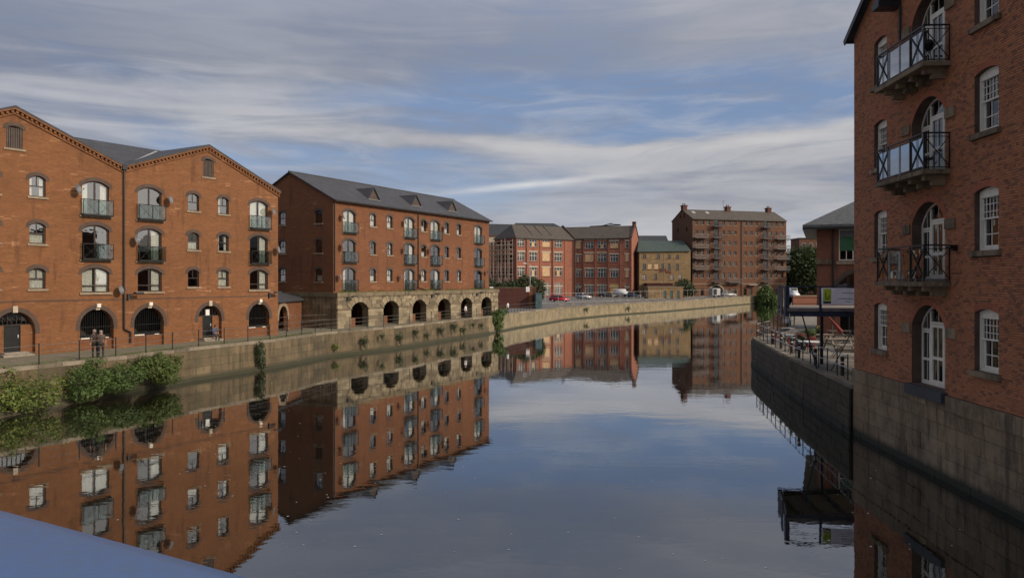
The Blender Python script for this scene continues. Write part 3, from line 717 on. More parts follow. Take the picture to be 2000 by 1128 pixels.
# ================================================================== BUILDING 2 : long block on arcaded stone podium
A2 = R(61.97); P2_ = (-17.3, 74.3)
b2 = thing('brick_apartments', 'long orange brick apartment block with slate roof and three gablets standing on a stone arcade', 'building', (P2_[0], P2_[1], G), A2)
holes = []
row = [11.44, 8.53, 5.72]; rows_s = [12.32, 9.43, 6.62]
gcur = [('full',), (None,), (None,)]
for x in (2.38, 12.55, 17.69, 27.58):
    for k, z in enumerate(row):
        c = 'full' if k == 0 else random.choice([None, 'left', 'both', 'right'])
        h = 2.25; op(x, g(z), 1.9, h, .34); french(b2, x, g(z), 1.9, h, .34, c, True, True)
for i, x in enumerate((6.12, 8.97, 15.34, 20.14, 22.91)):
    for k, z in enumerate(rows_s):
        c = ('full' if i < 2 else 'lower') if k == 0 else random.choice(['lower', None, 'full', 'both', 'left'])
        op(x, g(z), .95, 1.3, .2); small_window(b2, x, g(z), .95, 1.3, .2, c)
LB = 30.36
part('front_wall', wall_mesh(rect(0, LB, g(4.9), g(14.68)), holes, .35, 'front_wall', M_B2), b2)
holes = []
for x, zs in ((3.9 + .05 + 0, rows_s),): pass
sw = part('gable_wall', MB(), b2) if False else None
def gable(par, x, y, rz, holes_, mat, d, ze, za, name='gable_wall', zb=0.):
    return part(name, wall_mesh([(0, zb), (d, zb), (d, ze), (d / 2, za), (0, ze)], holes_, .3, name, mat), par, (x, y, 0), rz)
# near gable end: runs from back (y=11.1) to front (y=0): local x = 11.1 - y
for x in (11.1 - 1.85, 11.1 - 6.67):
    for z in rows_s: holes.append(off(prof(.9, 1.3, .2), x, g(z)))
gw = gable(b2, 0, 11.1, R(-90), holes, M_B2, 11.1, g(14.68), g(17.5), zb=g(4.9))
for x in (1.85, 6.67):
    for z in rows_s:
        o_ = small_window(b2, 0, 0, .9, 1.3, .2, random.choice(['lower', None])); o_.location = (0, x, g(z)); o_.rotation_euler.z = R(-90)
gable(b2, LB, 0, R(90), [], M_B2, 11.1, g(14.68), g(17.5), zb=g(4.9))
side_wall(b2, rect(0, LB, 0, g(14.68)), [], LB, 11.1, R(180), M_B2, name='back_wall')
part('interior_floor', MB().box(.1, LB - .1, .4, 11, g(8.35), g(8.45)).box(.1, LB - .1, .4, 11, g(11.25), g(11.35)).box(.1, LB - .1, 4, 4.1, g(5.6), g(14.5)), b2, mat=M_INT)
zr = g(17.62); ze = g(14.74)
roofslab([(-.22, -.35, ze - .18), (LB + .22, -.35, ze - .18), (LB + .22, 5.55, zr), (-.22, 5.55, zr)], b2)
roofslab([(-.22, 5.55, zr), (LB + .22, 5.55, zr), (LB + .22, 11.45, ze - .18), (-.22, 11.45, ze - .18)], b2)
part('ridge_tiles', MB().tube((-.22, 5.55, zr), (LB + .22, 5.55, zr), .09, n=6), b2, mat=M_SLATE)
part('gutter', MB().box(-.2, LB + .2, -.48, -.34, ze - .34, ze - .2), b2, mat=M_PIPE)
part('eaves_course', MB().box(.01, LB - .01, -.12, 0, g(14.28), g(14.46)).box(.01, LB - .01, -.2, 0, g(14.462), ze - .32), b2, mat=M_B2)
for x in (7.65, 15.4, 23.1):
    w = 1.95; zb = g(15.3); za = g(16.5); y0 = 1.15
    gbl = part('roof_gablet', MB().poly([(x - w / 2, y0, zb), (x + w / 2, y0, zb), (x, y0, za)]), b2, mat=M_VENT)
    part('gablet_roof', MB().slab([(x - w / 2 - .15, y0 - .15, zb - .12), (x, y0 - .15, za + .08), (x, y0 + 2.5, za + .08)], .07).slab([(x + w / 2 + .15, y0 - .15, zb - .12), (x, y0 + 2.5, za + .08), (x, y0 - .15, za + .08)], .07), gbl, mat=M_SLATE)
    part('flashing', MB().box(x - w / 2 - .1, x + w / 2 + .1, y0 - .16, y0 - .05, zb - .1, zb - .02), gbl, mat=M_LEAD)
m = MB(); m.tube((14.15, -.1, ze - .3), (14.15, -.1, g(5.9)), .055); m.tube((14.15, -.1, g(5.9)), (15.8, -.1, g(5.62)), .05); part('downpipe', m, b2, mat=M_PIPE)
m = MB(); m.tube((.12, -.1, ze - .3), (.12, -.1, g(5.7)), .055); part('downpipe', m, b2, mat=M_PIPE)
for x, z in ((1.05, 13.0), (1.0, 10.1), (.6, 7.1), (11.3, 13.1), (11.2, 10.1), (10.5, 7.1), (15.9, 13.3), (19.3, 13.0), (16.2, 10.2), (14.6, 7.3), (29.3, 7.8)): dish(b2, x, g(z), -1)
# podium (projects .8)
PY = -.8; parch = [2.97, 8.09, 13.28, 18.33, 23.33, 28.22]; pw = 2.66; ptop = g(4.6); prise = .68; L0, L1 = -.35, 31.28
hs = [off(prof(pw, ptop, prise), x, 0.001) for x in parch]
pod = part('podium_wall', wall_mesh(rect(L0, L1, 0, g(5.12)), hs, .75, 'podium_wall', M_LEDGE), b2, (0, PY, 0))
side_wall(b2, rect(0, 6, 0, g(5.12)), [], L0, PY + 6, R(-90), M_LEDGE, name='podium_side')
side_wall(b2, rect(0, 11, 0, g(5.12)), [], L1, PY, R(90), M_LEDGE, name='podium_side')
part('podium_ledge', MB().box(L0 - .14, L1 + .14, PY - .16, 1.0, g(5.13), g(5.55)).box(L0 - .14, 0, 1.0, 6, g(5.13), g(5.55)), b2, mat=M_LEDGE)
part('impost_band', MB(), b2, mat=M_LEDGE) if False else None
m = MB(); edges_ = [L0] + [e for x in parch for e in (x - pw / 2, x + pw / 2)] + [L1]
for i in range(0, len(edges_), 2): m.box(edges_[i] - .06, edges_[i + 1] + .06, PY - .14, PY + .02, g(3.88), g(3.99))
part('impost_band', m, b2, mat=M_LEDGE)
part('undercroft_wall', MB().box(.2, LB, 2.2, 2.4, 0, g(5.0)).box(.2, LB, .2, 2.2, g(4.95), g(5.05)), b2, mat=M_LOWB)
for i, x in enumerate(parch):
    part('undercroft_partition', MB().box(x - pw / 2 - .55, x - pw / 2 - .05, -.05, 2.2, 0, g(4.9)), b2, mat=M_B1)
    if i != 4: part('low_brick_wall', MB().box(x - pw / 2, x + (0 if i % 2 else -.1), -.35, -.15, 0, g(3.0)), b2, mat=M_B2)
bs = MB().box(-.5, .5, 0, 1, -.5, .5).mesh('stone_block', M_STONE)
me_b = bmesh.new(); me_b.from_mesh(bs); bmesh.ops.bevel(me_b, geom=me_b.edges[:], offset=.045, segments=1, affect='EDGES'); me_b.to_mesh(bs); me_b.free()
def mk_block(mat):
    q = bs.copy(); q.materials.clear(); q.materials.append(mat); return q
BLK = {m_.name: mk_block(m_) for m_ in (M_STONE, M_STONED, M_QR)}
bs2 = MB().box(-.5, .5, 0, 1, -.5, .5).mesh('plinth_stone', M_STONED)
me_b = bmesh.new(); me_b.from_mesh(bs2); bmesh.ops.bevel(me_b, geom=me_b.edges[:], offset=.012, segments=1, affect='EDGES'); me_b.to_mesh(bs2); me_b.free()
def block(par, mat, x0, x1, y, z0, z1, th=.10, name='stone_block', rz=0, proud=.035):
    p = random.uniform(0, proud)
    return part(name, bs2 if name == 'plinth_stone' else BLK[mat.name], par, ((x0 + x1) / 2, y - .045 - p, (z0 + z1) / 2), rz, scale=(x1 - x0 - .012, th, z1 - z0 - .012))
nblk = 0
for i in range(0, len(edges_), 2):       # piers
    a, b_ = edges_[i], edges_[i + 1]
    for c in range(5):
        z0 = c * (g(3.88)) / 5; z1 = (c + 1) * (g(3.88)) / 5; n_ = max(1, round((b_ - a) / 1.0)); cuts = [a] + sorted([a + (b_ - a) * (k + (.25 if c % 2 else -.1) + random.uniform(-.1, .1)) / n_ for k in range(1, n_)]) + [b_]
        for k in range(len(cuts) - 1): block(b2, M_STONE, cuts[k], cuts[k + 1], PY, z0, z1); nblk += 1
# voussoirs
a_ = pw / 2; rr = (a_ * a_ + prise * prise) / (2 * prise); cz = ptop - rr; th = math.asin(a_ / rr)
nv = 11
for k in range(nv):
    q0 = -th * 1.0 + 2 * th * k / nv + .004; q1 = -th + 2 * th * (k + 1) / nv - .004
    zt = g(5.11)
    def outp(q): t_ = min((zt - cz) / math.cos(q), rr + .72); return (t_ * math.sin(q), cz + t_ * math.cos(q))
    mv = MB().prism([(rr * math.sin(q0), cz + rr * math.cos(q0)), (rr * math.sin(q1), cz + rr * math.cos(q1)), outp(q1), outp(q0)], -.06 - .03 * (k % 2), .05).mesh('arch_stone', M_STONE)
    for x in parch: part('arch_stone', mv, b2, (x, PY, 0))
for i in range(0, len(edges_), 2):       # spandrels above imposts
    a, b_ = edges_[i], edges_[i + 1]
    for c in range(3):
        z0 = g(3.99) + c * (g(5.11) - g(3.99)) / 3; z1 = z0 + (g(5.11) - g(3.99)) / 3; zm = z1
        ex = math.tan(min(th, th)) * 0; d = max(0, ((rr + .72) ** 2 - (z0 - cz) ** 2)); half = min(math.sqrt(d), (z1 - cz) * math.tan(th))
        xa = a + (half - a_) if i > 0 else a; xb = b_ - (half - a_) if i < len(edges_) - 2 else b_
        if xb - xa > .25:
            n_ = max(1, round((xb - xa) / .8))
            for k in range(n_): block(b2, M_STONE, xa + (xb - xa) * k / n_, xa + (xb - xa) * (k + 1) / n_, PY, z0, z1); nblk += 1
for c in range(8):                        # side of the podium, larger dark blocks
    z0 = c * g(5.12) / 8; z1 = (c + 1) * g(5.12) / 8; y = -.8; k = 0
    while y < 5.0:
        w = random.uniform(.7, 1.2); y1 = min(5.2, y + w)
        o_ = block(b2, M_STONED, 0, y1 - y, 0, z0, z1); o_.location = (L0 - .05, (y + y1) / 2, (z0 + z1) / 2); o_.rotation_euler.z = R(-90); y = y1
wall_lamp(b2, 1.0, g(4.9), PY - .05); wall_lamp(b2, 15.6, g(4.95), PY - .05); wall_lamp(b2, 25.6, g(4.95), PY - .05)

# link building between the two
lk = thing('link_building', 'low slate roofed brick link with an arch in the corner between the two left blocks', 'building', (-21.3, 66.5, G), R(86))
part('front_wall', wall_mesh(rect(0, 9.6, 0, g(4.95)), [off(prof(2.2, g(4.4), 1.0), 4.0, 0.001)], .35, 'front_wall', M_B2), lk)
part('arch_stones', arcband(2.2, g(4.4), 1.0, .35, -.05, .1, .3), lk, (4.0, 0, 0), mat=M_SILL)
part('inner_wall', MB().box(2, 7, 1.6, 1.7, 0, g(5)), lk, mat=M_INT)
part('roof', MB().slab([(-.5, -.3, g(4.9)), (9.9, -.3, g(4.9)), (9.9, 3.2, g(5.5)), (1, 5, g(7.1)), (-.5, 5, g(7.1))], .15), lk, mat=M_SLATE)
part('flashing', MB().bar((1.6, 4.6, g(6.95)), (9.7, 2.6, g(5.45)), .1, .1), lk, mat=M_LEAD)
side_wall(lk, rect(0, 5, 0, g(4.9)), [], 9.6, 0, R(90), M_B2)

# ================================================================== BUILDING 3 : derelict red brick works, two ranges
def grid_window(par, x, z, w, h, kind, nx=3, nz=2, lintel=True, mat=M_WHT2):
    key = ('gw', round(w, 1), round(h, 1), nx, nz)
    w = round(w, 1); h = round(h, 1)
    def fr():
        m = MB(); m.ring(rect(-w / 2, w / 2, 0, h), rect(-w / 2 + .09, w / 2 - .09, .09, h - .09), .08, .2)
        for i in range(1, nx): xx = -w / 2 + w * i / nx; m.box(xx - .06, xx + .06, .09, .17, .05, h - .05)
        for i in range(1, nz): zz = h * (i / nz + .1); m.box(-w / 2 + .05, w / 2 - .05, .10, .16, zz - .06, zz + .06)
        return m.mesh('window', mat)
    o = part('window', cached(key, fr), par, (x, 0, z))
    if kind in ('board', 'boardy'):
        part('board', cached(('bd', key, kind), lambda: MB().box(-w / 2 + .04, w / 2 - .04, .03, .07, .02, h * .97).mesh('board', M_BOARD if kind == 'board' else M_BOARDY)), o)
    elif kind == 'half':
        part('board', cached(('bh', key), lambda: MB().box(-w / 6, w / 6, .05, .08, .1, h * .62).mesh('board', M_BOARD)), o)
        part('pane', cached(('gp', key), lambda: MB().poly([(-w / 2, .14, 0), (w / 2, .14, 0), (w / 2, .14, h), (-w / 2, .14, h)]).mesh('pane', M_GLS)), o)
    elif kind == 'top':
        part('board', cached(('bt', key), lambda: MB().box(-w / 2 + .04, w / 2 - .04, .03, .07, .02, h * .72).mesh('board', M_BOARD)), o)
        part('pane', cached(('gp', key), lambda: MB().poly([(-w / 2, .14, 0), (w / 2, .14, 0), (w / 2, .14, h), (-w / 2, .14, h)]).mesh('pane', M_GLS)), o)
    elif kind == 'white':
        part('board', cached(('bw', key), lambda: MB().box(-w / 2 + .04, w / 2 * .3, .17, .2, .3 * h, h * .97).mesh('board', M_WHT2)), o)
        part('pane', cached(('gp', key), lambda: MB().poly([(-w / 2, .14, 0), (w / 2, .14, 0), (w / 2, .14, h), (-w / 2, .14, h)]).mesh('pane', M_GLS)), o)
    elif kind == 'grey':
        part('board', cached(('bg', key), lambda: MB().box(-w / 2 + .04, w / 2 - .04, .2, .24, .02, h * .97).mesh('board', M_GREYP)), o)
    else:
        part('pane', cached(('gp', key), lambda: MB().poly([(-w / 2, .14, 0), (w / 2, .14, 0), (w / 2, .14, h), (-w / 2, .14, h)]).mesh('pane', M_GLS)), o)
    if lintel: part('lintel', cached(('gl', w, lintel), lambda: MB().box(-w / 2 - .3, w / 2 + .3, -.06, .05, h + .02, h + .34).mesh('lintel', M_LINT)), o)
    part('sill', cached(('gs', w), lambda: MB().box(-w / 2 - .1, w / 2 + .1, -.08, .05, -.18, -.003).mesh('sill', M_CHIM)), o)
    return o
b3 = thing('derelict_works', 'derelict red brick works with boarded windows and brown hipped roof behind scaffolding', 'building', (1.0976, 204.96, G), R(35.5))
holes = []
RZ = [(15.75, 2.05), (11.9, 2.4), (7.75, 2.7), (2.5, 3.55)]
kinds = {0: ['white', 'white', 'white', None], 1: ['half', 'plain', 'half', None], 2: ['top', 'board', 'board', 'grey'], 3: ['plain', 'plain', 'half', 'grey']}
for ci, x in enumerate((1.55, 5.73, 10.17, 14.45)):
    for ri, (z, h) in enumerate(RZ):
        if ci < 2 and ri == 3: continue
        w = 2.4 if ci == 0 else 2.6; h = round(h, 1)
        holes.append(off(rect(-w / 2, w / 2, 0, h), x, g(z))); grid_window(b3, x, g(z), w, h, kinds[ci][ri], lintel=ri > 0)
part('front_wall', wall_mesh(rect(0, 20.25, 0, g(18.1)), holes, .3, 'front_wall', M_B3), b3)
for x in (-.0, 3.5, 7.9, 12.3, 16.6, 19.9):
    part('pilaster', MB().box(x, x + .35, -.14, -.004, 0, g(18.0)), b3, mat=M_B3)
for z in (14.6, 10.7, 6.9): part('brick_band', MB().box(0, 20.2, -.06, -.004, g(z) , g(z) + .3), b3, mat=M_B3)
part('end_wall', wall_mesh(rect(0, 10.25, 0, g(18.1)), [off(rect(-1, 1, 0, 2), x, g(z)) for x in (2, 5, 8) for z in (15, 11.5, 7.5)], .3, 'end_wall', M_B3), b3, (0, 10.25, 0), R(-90))
for z in (15, 11.5, 7.5):
    part('lintel', MB().box(-.05, .03, 1.1, 9.4, g(z) + 2.02, g(z) + 2.2), b3, mat=M_CHIM)
side_wall(b3, rect(0, 20, 0, g(18.1)), [], 20.25, 10.25, R(180), M_B3, name='back_wall')
part('interior_floor', MB().box(.1, 20, .4, 10, g(6.6), g(6.8)).box(.1, 20, .4, 10, g(14.5), g(14.6)).box(.1, 20, 3, 3.1, .1, g(18)), b3, mat=M_INT)
ze = g(18.1); za = g(21.9)
part('roof', MB().slab([(-.3, -.3, ze), (20.3, -.3, ze), (20.3, 5.1, za), (2.2, 5.1, za)], .2).slab([(-.3, 10.5, ze), (-.3, -.3, ze), (2.2, 5.1, za)], .2).slab([(2.2, 5.1, za), (20.3, 5.1, za), (20.3, 10.5, ze), (-.3, 10.5, ze)], .2), b3, mat=M_SLATEB)
m = MB()
for x, s_ in ((6.2, .5), (9.6, .5), (12.9, .45)): m.bar((x, 1.0, ze + .95), (x - .0, 5.0, za + .05), .12, .12)
part('roof_seams', m, b3, mat=M_VENT)
part('parapet_coping', MB().bar((20.25, -.4, ze + .15), (20.25, 5.1, za + .35), .35, .4).bar((20.25, 5.1, za + .35), (20.25, 10.4, ze + .1), .35, .4), b3, mat=M_VENT)
part('gutter', MB().box(-.3, 20.2, -.45, -.3, ze - .25, ze - .08), b3, mat=M_PIPE)
m = MB()
for x in (3.3, 12.2, 19.6): m.tube((x, -.25, ze - .2), (x, -.25, .1), .09)
part('downpipe', m, b3, mat=M_PIPE)
b4 = thing('derelict_works', 'right hand range of the derelict brick works, with yellow boards, beside the buff building', 'building', (17.584, 216.72, G), R(-19.57))
holes = []
RZ = [(15.5, 2.0), (11.8, 2.2), (7.45, 2.6), (3.1, 2.6)]
kk = [['board', 'half', 'white', 'white'], ['plain', 'board', 'white', 'grey'], ['half', 'white', 'plain', 'grey'], ['top', 'plain', 'plain', 'boardy'], ['plain', 'board', 'board', 'white']]
for ci, (x, w) in enumerate(((1.1, 1.5), (4.33, 2.4), (7.93, 2.4), (11.4, 2.3), (15.0, .9))):
    for ri, (z, h) in enumerate(RZ):
        if ri == 3: h = 3.0; z = 2.7
        holes.append(off(rect(-w / 2, w / 2, 0, h), x, g(z))); grid_window(b4, x, g(z), w, h, kk[ci][ri], nx=1 if w < 1 else 3 if w > 2 else 2)
part('front_wall', wall_mesh(rect(0, 16.3, 0, g(18.3)), holes, .3, 'front_wall', M_B3), b4)
for x in (.1, 2.2, 5.9, 9.4, 13.0, 16.0): part('pilaster', MB().box(x, x + .3, -.14, -.004, 0, g(18.2)), b4, mat=M_B3)
for z in (14.4, 10.8, 6.5): part('brick_band', MB().box(0, 16.2, -.05, -.004, g(z), g(z) + .25), b4, mat=M_B3)
part('end_wall', wall_mesh([(0, 0), (10, 0), (10, g(18.3)), (5, g(22.6)), (0, g(18.3))], [], .3, 'end_wall', M_B3), b4, (16.3, 0, 0), R(90))
side_wall(b4, rect(0, 16, 0, g(18.3)), [], 16.3, 10, R(180), M_B3, name='back_wall')
part('interior_floor', MB().box(.1, 16, .4, 9.8, g(6.6), g(6.8)).box(.1, 16, .4, 9.8, g(14.4), g(14.5)).box(.1, 16, 3, 3.1, .1, g(18)), b4, mat=M_INT)
ze = g(18.35); za = g(22.0)
part('roof', MB().slab([(-2.5, -.3, ze), (16.2, -.3, ze), (16.2, 5, za), (-4.5, 5, za)], .2).slab([(-4.5, 5, za), (16.2, 5, za), (16.2, 10.2, ze), (-2, 10.2, ze)], .2), b4, mat=M_SLATEB)
part('parapet_coping', MB().bar((16.3, -.3, ze + .25), (16.3, 5, za + .6), .35, .3).bar((16.3, 5, za + .6), (16.3, 10.3, ze + .25), .35, .3), b4, mat=M_CHIM)
part('chimney', MB().box(15.6, 16.5, 4.4, 5.6, za - .6, za + 1.1).box(15.5, 16.6, 4.3, 5.7, za + .85, za + 1.0), b4, mat=M_CHIM)
part('gutter', MB().box(-1, 16.2, -.45, -.3, ze - .25, ze - .08), b4, mat=M_PIPE)
m = MB()
for x in (.2, 2.5, 9.6): m.tube((x, -.25, ze - .2), (x, -.25, .1), .09)
part('downpipe', m, b4, mat=M_PIPE)
part('rooftop_gantry', MB().bar((3, 6, za + .1), (12, 6, za + .35), .3, .3).bar((6, 6, za + .1), (9.5, 6, za + .9), .2, .2).bar((8.5, 5.5, za + .7), (12, 5.5, za + .4), .6, .15), b4, mat=M_BLK)

# scaffolding at the near end of the works
scf = thing('scaffolding', 'rusty tube scaffolding with plank lifts around the end of the derelict works', 'scaffolding', (-1.2, 198, G), R(130))
tubev = MB().tube((0, 0, 0), (0, 0, 15.4), .06, n=5).mesh('scaffold_pole', M_RUST)
for i in range(8):
    for y in (0, 1.3): part('scaffold_pole', tubev, scf, (-2 + i * 1.5 + random.uniform(-.3, .3), y, random.uniform(-1.5, 0)))
for j, z in enumerate((2, 4, 6, 8, 10, 11.2, 12.4, 13.6)):
    for y in (0, 1.3): part('ledger', cached('ledg', lambda: MB().tube((-2.3, 0, 0), (8.9, 0, 0), .05, n=5).mesh('ledger', M_RUST)), scf, (0, y, z))
    if j % 2 == 0 or j > 4: part('scaffold_board', cached('sbrd', lambda: MB().box(-2.2, 8.8, .1, 1.2, 0, .06).mesh('scaffold_board', M_SBOARD)), scf, (0, 0, z + .08))
    part('guard_rail', cached('grd', lambda: MB().tube((-2.3, 0, 0), (8.9, 0, 0), .045, n=5).mesh('guard_rail', M_SBOARD)), scf, (0, 0, z + 1.0))
for i in range(4): part('brace', MB().tube((-2 + i * 3, -.08, 0), (1 + i * 3, -.08, 6), .05, n=5), scf, mat=M_RUST)

# slate roofed warehouse behind the works
bw = thing('slate_roofed_warehouse', 'large dark slate hipped roof rising behind the derelict works, with a chimney at its left', 'building', (-11, 232, G), 0)
part('wall', MB().box(0, 33, 0, 22, 0, 18.0), bw, mat=M_MILL)
part('wall_band', MB().box(1.8, 8, -.1, 0, 15.3, 17.5), bw, mat=M_LINT)
part('roof', MB().slab([(-.5, -.6, 15.6), (9.0, -.6, 15.6), (12, 7, 24.0 - 2.1), (2.5, 7, 22.1)], .2).slab([(8.5, -.8, 16.0), (34, -.8, 16.6), (24, 8, 22.3), (12, 8, 22.4)], .3).slab([(34, -.8, 16.6), (34, 22, 16.6), (24, 8, 22.3)], .3).slab([(-.5, -.6, 15.6), (2.5, 7, 22.1), (-.5, 22, 15.6)], .2), bw, mat=M_SLATEF)
part('chimney', MB().box(-.6, 1.0, 4, 5.5, 16, 24.8).box(-.75, 1.15, 3.85, 5.65, 24.3, 24.6), bw, mat=M_CHIM)
# far grey roofed block behind the buff building
br = thing('grey_roofed_shed', 'plain grey slate roof seen behind the buff building beside the tall mill', 'building', (34, 232, G), 0)
part('wall', MB().box(0, 14, 0, 14, 0, 14.0), br, mat=M_MILL)
part('roof', MB().slab([(-.5, -.5, 14.0), (14, -.5, 14.0), (14, 7, 18.4), (-.5, 7, 18.4)], .2).slab([(-.5, 7, 18.4), (14, 7, 18.4), (14, 14.5, 14), (-.5, 14.5, 14)], .2), br, mat=M_SLATEF)
part('chimney', MB().box(-.7, .3, 1.5, 2.8, 12, 18.2).box(-.8, .4, 1.4, 2.9, 17.9, 18.05), br, mat=M_CHIM)

# ================================================================== buff rendered building
by = thing('buff_building', 'stained buff rendered three storey building with green roof left of the tall mill', 'building', (35.3, 213, G), R(3.95))
holes = []
ws = [(1.44, 12.8, 1.0, 1.1, 'plain'), (5.3, 12.8, 1.0, 1.1, 'grey'), (8.4, 12.7, .8, 1.1, 'plain'), (10.75, 12.7, .8, 1.1, 'plain'), (1.44, 9.7, .95, 1.5, 'plain'), (2.95, 9.7, 1.2, 1.5, 'board'), (4.8, 9.7, 1.2, 1.5, 'board'), (6.6, 9.7, .9, 1.5, 'grey'), (8.4, 9.6, .8, 1.6, 'grey'), (10.75, 9.6, .8, 1.6, 'grey'), (1.5, 6.9, 1.0, 1.3, 'white'), (4.6, 6.9, .7, 1.5, 'grey'), (9.2, 6.9, 1.0, 1.2, 'white'), (11.6, 6.9, .8, 1.3, 'white')]
for x, z, w, h, k in ws: holes.append(off(rect(-round(w, 1) / 2, round(w, 1) / 2, 0, round(h, 1)), x, g(z))); grid_window(by, x, g(z), w, h, k, nx=2, nz=2, lintel=False, mat=M_GREYP if k != 'white' else M_WHT2)
part('front_wall', wall_mesh(rect(0, 14.5, 0, g(14.8)), holes, .25, 'front_wall', M_YEL), by)
part('end_wall', wall_mesh(rect(0, 14, 0, g(14.6)), [], .2, 'end_wall', M_STONED), by, (-.0, 14, 0), R(-90))
side_wall(by, rect(0, 14.5, 0, g(14.8)), [], 14.5, 14, R(180), M_YEL, name='back_wall')
part('patched_render', MB().box(5.6, 7.6, -.03, -.004, g(8.9), g(9.9)).box(7.3, 9.0, -.03, -.004, g(8.5), g(9.2)), by, mat=M_CHIM)
part('rendered_band', MB().box(0, 14.4, -.05, -.004, g(11.6), g(11.75)).box(6.9, 7.0, -.06, -.004, .2, g(14.4)), by, mat=M_SILL)
part('roof', MB().slab([(-.6, -.5, g(14.7)), (14.5, -.5, g(14.9)), (14.5, 7, g(18)), (1.5, 7, g(18))], .2).slab([(-.6, -.5, g(14.7)), (1.5, 7, g(18)), (-.6, 14, g(14.7))], .2).slab([(1.5, 7, g(18)), (14.5, 7, g(18)), (14.5, 14.2, g(14.7)), (-.6, 14.2, g(14.7))], .2), by, mat=M_GREEN)
part('brick_lean_to', MB().box(1.4, 8.5, -3.5, -.1, 0, 3.6).box(1.2, 8.7, -3.7, -.1, 3.6, 3.75), by, mat=M_LOWB)

# ================================================================== tall mill
ml = thing('tall_brick_mill', 'tall seven storey brown brick mill with stacked steel balconies and three chimneys', 'building', (51, 217, G), R(16.86))
holes = []
colx = [1.15, 3.1, 5.04, 9.92, 11.81, 13.75, 17.14, 19.05, 20.87, 25.67, 27.5, 29.57]
mz = [(22.4, 1.1), (19.7, 1.15), (16.7, 1.15), (13.8, 1.2), (10.7, 1.3), (7.3, 1.5), (2.3, 1.9)]
k_ = 0
for ci, x in enumerate(colx):
    for ri, (z, h) in enumerate(mz):
        if ri == 6 and ci in (2, 3, 8, 9): continue
        if ri == 6 and x < 2: continue
        w = .95; holes.append(off(rect(-w / 2, w / 2, 0, h), x, g(z)))
        kd = 'lit' if (ri == 4 and ci in (6, 7, 8)) else 'pale' if (ri == 4 and 3 <= ci <= 5) else 'dark'
        o = part('window', cached(('mw', h), lambda: MB().ring(rect(-w / 2, w / 2, 0, h), rect(-w / 2 + .08, w / 2 - .08, .08, h - .08), .12, .2).box(-.04, .04, .13, .18, .05, h - .05).box(-w / 2 + .05, w / 2 - .05, .13, .18, h / 2 - .04, h / 2 + .04).mesh('window', M_DK)), ml, (x, 0, g(z)))
        part('pane', cached(('mp', h), lambda: MB().poly([(-w / 2, .16, 0), (w / 2, .16, 0), (w / 2, .16, h), (-w / 2, .16, h)]).mesh('pane', M_GLS)), o)
        part('sill', cached('msill', lambda: MB().box(-.58, .58, -.06, .05, -.13, -.003).mesh('sill', M_SILL)), o)
        if kd != 'dark' or random.random() < .3: part('blind', cached(('mb', h, kd == 'lit'), lambda: MB().box(-w / 2 + .05, w / 2 - .05, .24, .26, h * .1, h).mesh('blind', M_BOARD if kd == 'lit' else M_CURT)), o)
for x in (7.64, 23.84):          # loading door column
    for ri, (z, h) in enumerate(mz[:6]):
        holes.append(off(rect(-.8, .8, 0, 2.1), x, g(z) - .6))
        d = part('balcony_door', cached('mdoor', lambda: MB().ring(rect(-.8, .8, 0, 2.1), rect(-.7, .7, .1, 2.0), .1, .2).box(-.05, .05, .12, .18, .1, 2).mesh('balcony_door', M_IRON)), ml, (x, 0, g(z) - .6))
        part('pane', cached('mdp', lambda: MB().poly([(-.8, .16, 0), (.8, .16, 0), (.8, .16, 2.1), (-.8, .16, 2.1)]).mesh('pane', M_GLS)), d)
for x in (7.7, 23.9): holes.append(off(prof(4.4, g(5.1), 1.3), x, .001))
part('front_wall', wall_mesh(rect(0, 31.03, 0, g(24.1)), holes, .35, 'front_wall', M_MILL), ml)
for x in (7.7, 23.9):
    part('arch_stones', arcband(4.4, g(5.1), 1.3, .45, -.06, .1, 0), ml, (x, 0, 0), mat=M_SILL)
    part('archway_gate', MB().box(-2.2, 2.2, 1.2, 1.3, 0, g(5.1)), ml, (x, 0, 0), mat=M_TEAL)
def mbal(x0, x1, z, d=1.5):
    m = MB(); m.box(x0, x1, -d, -.02, z - .12, z)
    bo = part('balcony', m, ml, mat=M_IRON)
    m = MB()
    for zz in (.1, 1.1): m.bar((x0, -d, z + zz), (x1, -d, z + zz), .06); m.bar((x0, -d, z + zz), (x0, 0, z + zz), .06); m.bar((x1, -d, z + zz), (x1, 0, z + zz), .06)
    n_ = int((x1 - x0) / .22)
    for i in range(n_ + 1): m.bar((x0 + (x1 - x0) * i / n_, -d, z), (x0 + (x1 - x0) * i / n_, -d, z + 1.1), .05)
    for i in range(5): m.bar((x0, -d * i / 5, z), (x0, -d * i / 5, z + 1.1), .05)
    part('railing', m, bo, mat=M_IRON if x1 - x0 < 3 else M_GREYP)
    part('bracket', MB().bar((x0 + .3, -d + .2, z - .1), (x0 + .3, 0, z - .9), .08).bar((x1 - .3, -d + .2, z - .1), (x1 - .3, 0, z - .9), .08), bo, mat=M_BLK)
for z in (18.6, 15.7, 12.7, 9.6): mbal(.1, 4.3, g(z)); mbal(26.9, 31.3, g(z))
for z in (21.9, 18.6, 15.6, 12.75, 9.6, 6.0): mbal(6.2, 9.0, g(z)); mbal(22.4, 25.2, g(z))
mbal(11.0, 15.4, g(6.0))
part('canopy', MB().box(17.8, 20.6, -1.2, -.02, g(5.2), g(5.35)), ml, mat=M_LEAD)
part('downpipe', MB().tube((15.8, -.12, g(24)), (15.8, -.12, .1), .09), ml, mat=M_PIPE)
part('stone_band', MB().box(.0, 31, -.05, -.004, g(5.55), g(5.75)), ml, mat=M_SILL)
hs = [off(rect(-.35, .35, 0, 1.2), x, g(z)) for x, z in ((4.9, 24.6), (7.1, 24.6), (3.5, 20.6), (8.5, 20.6))]
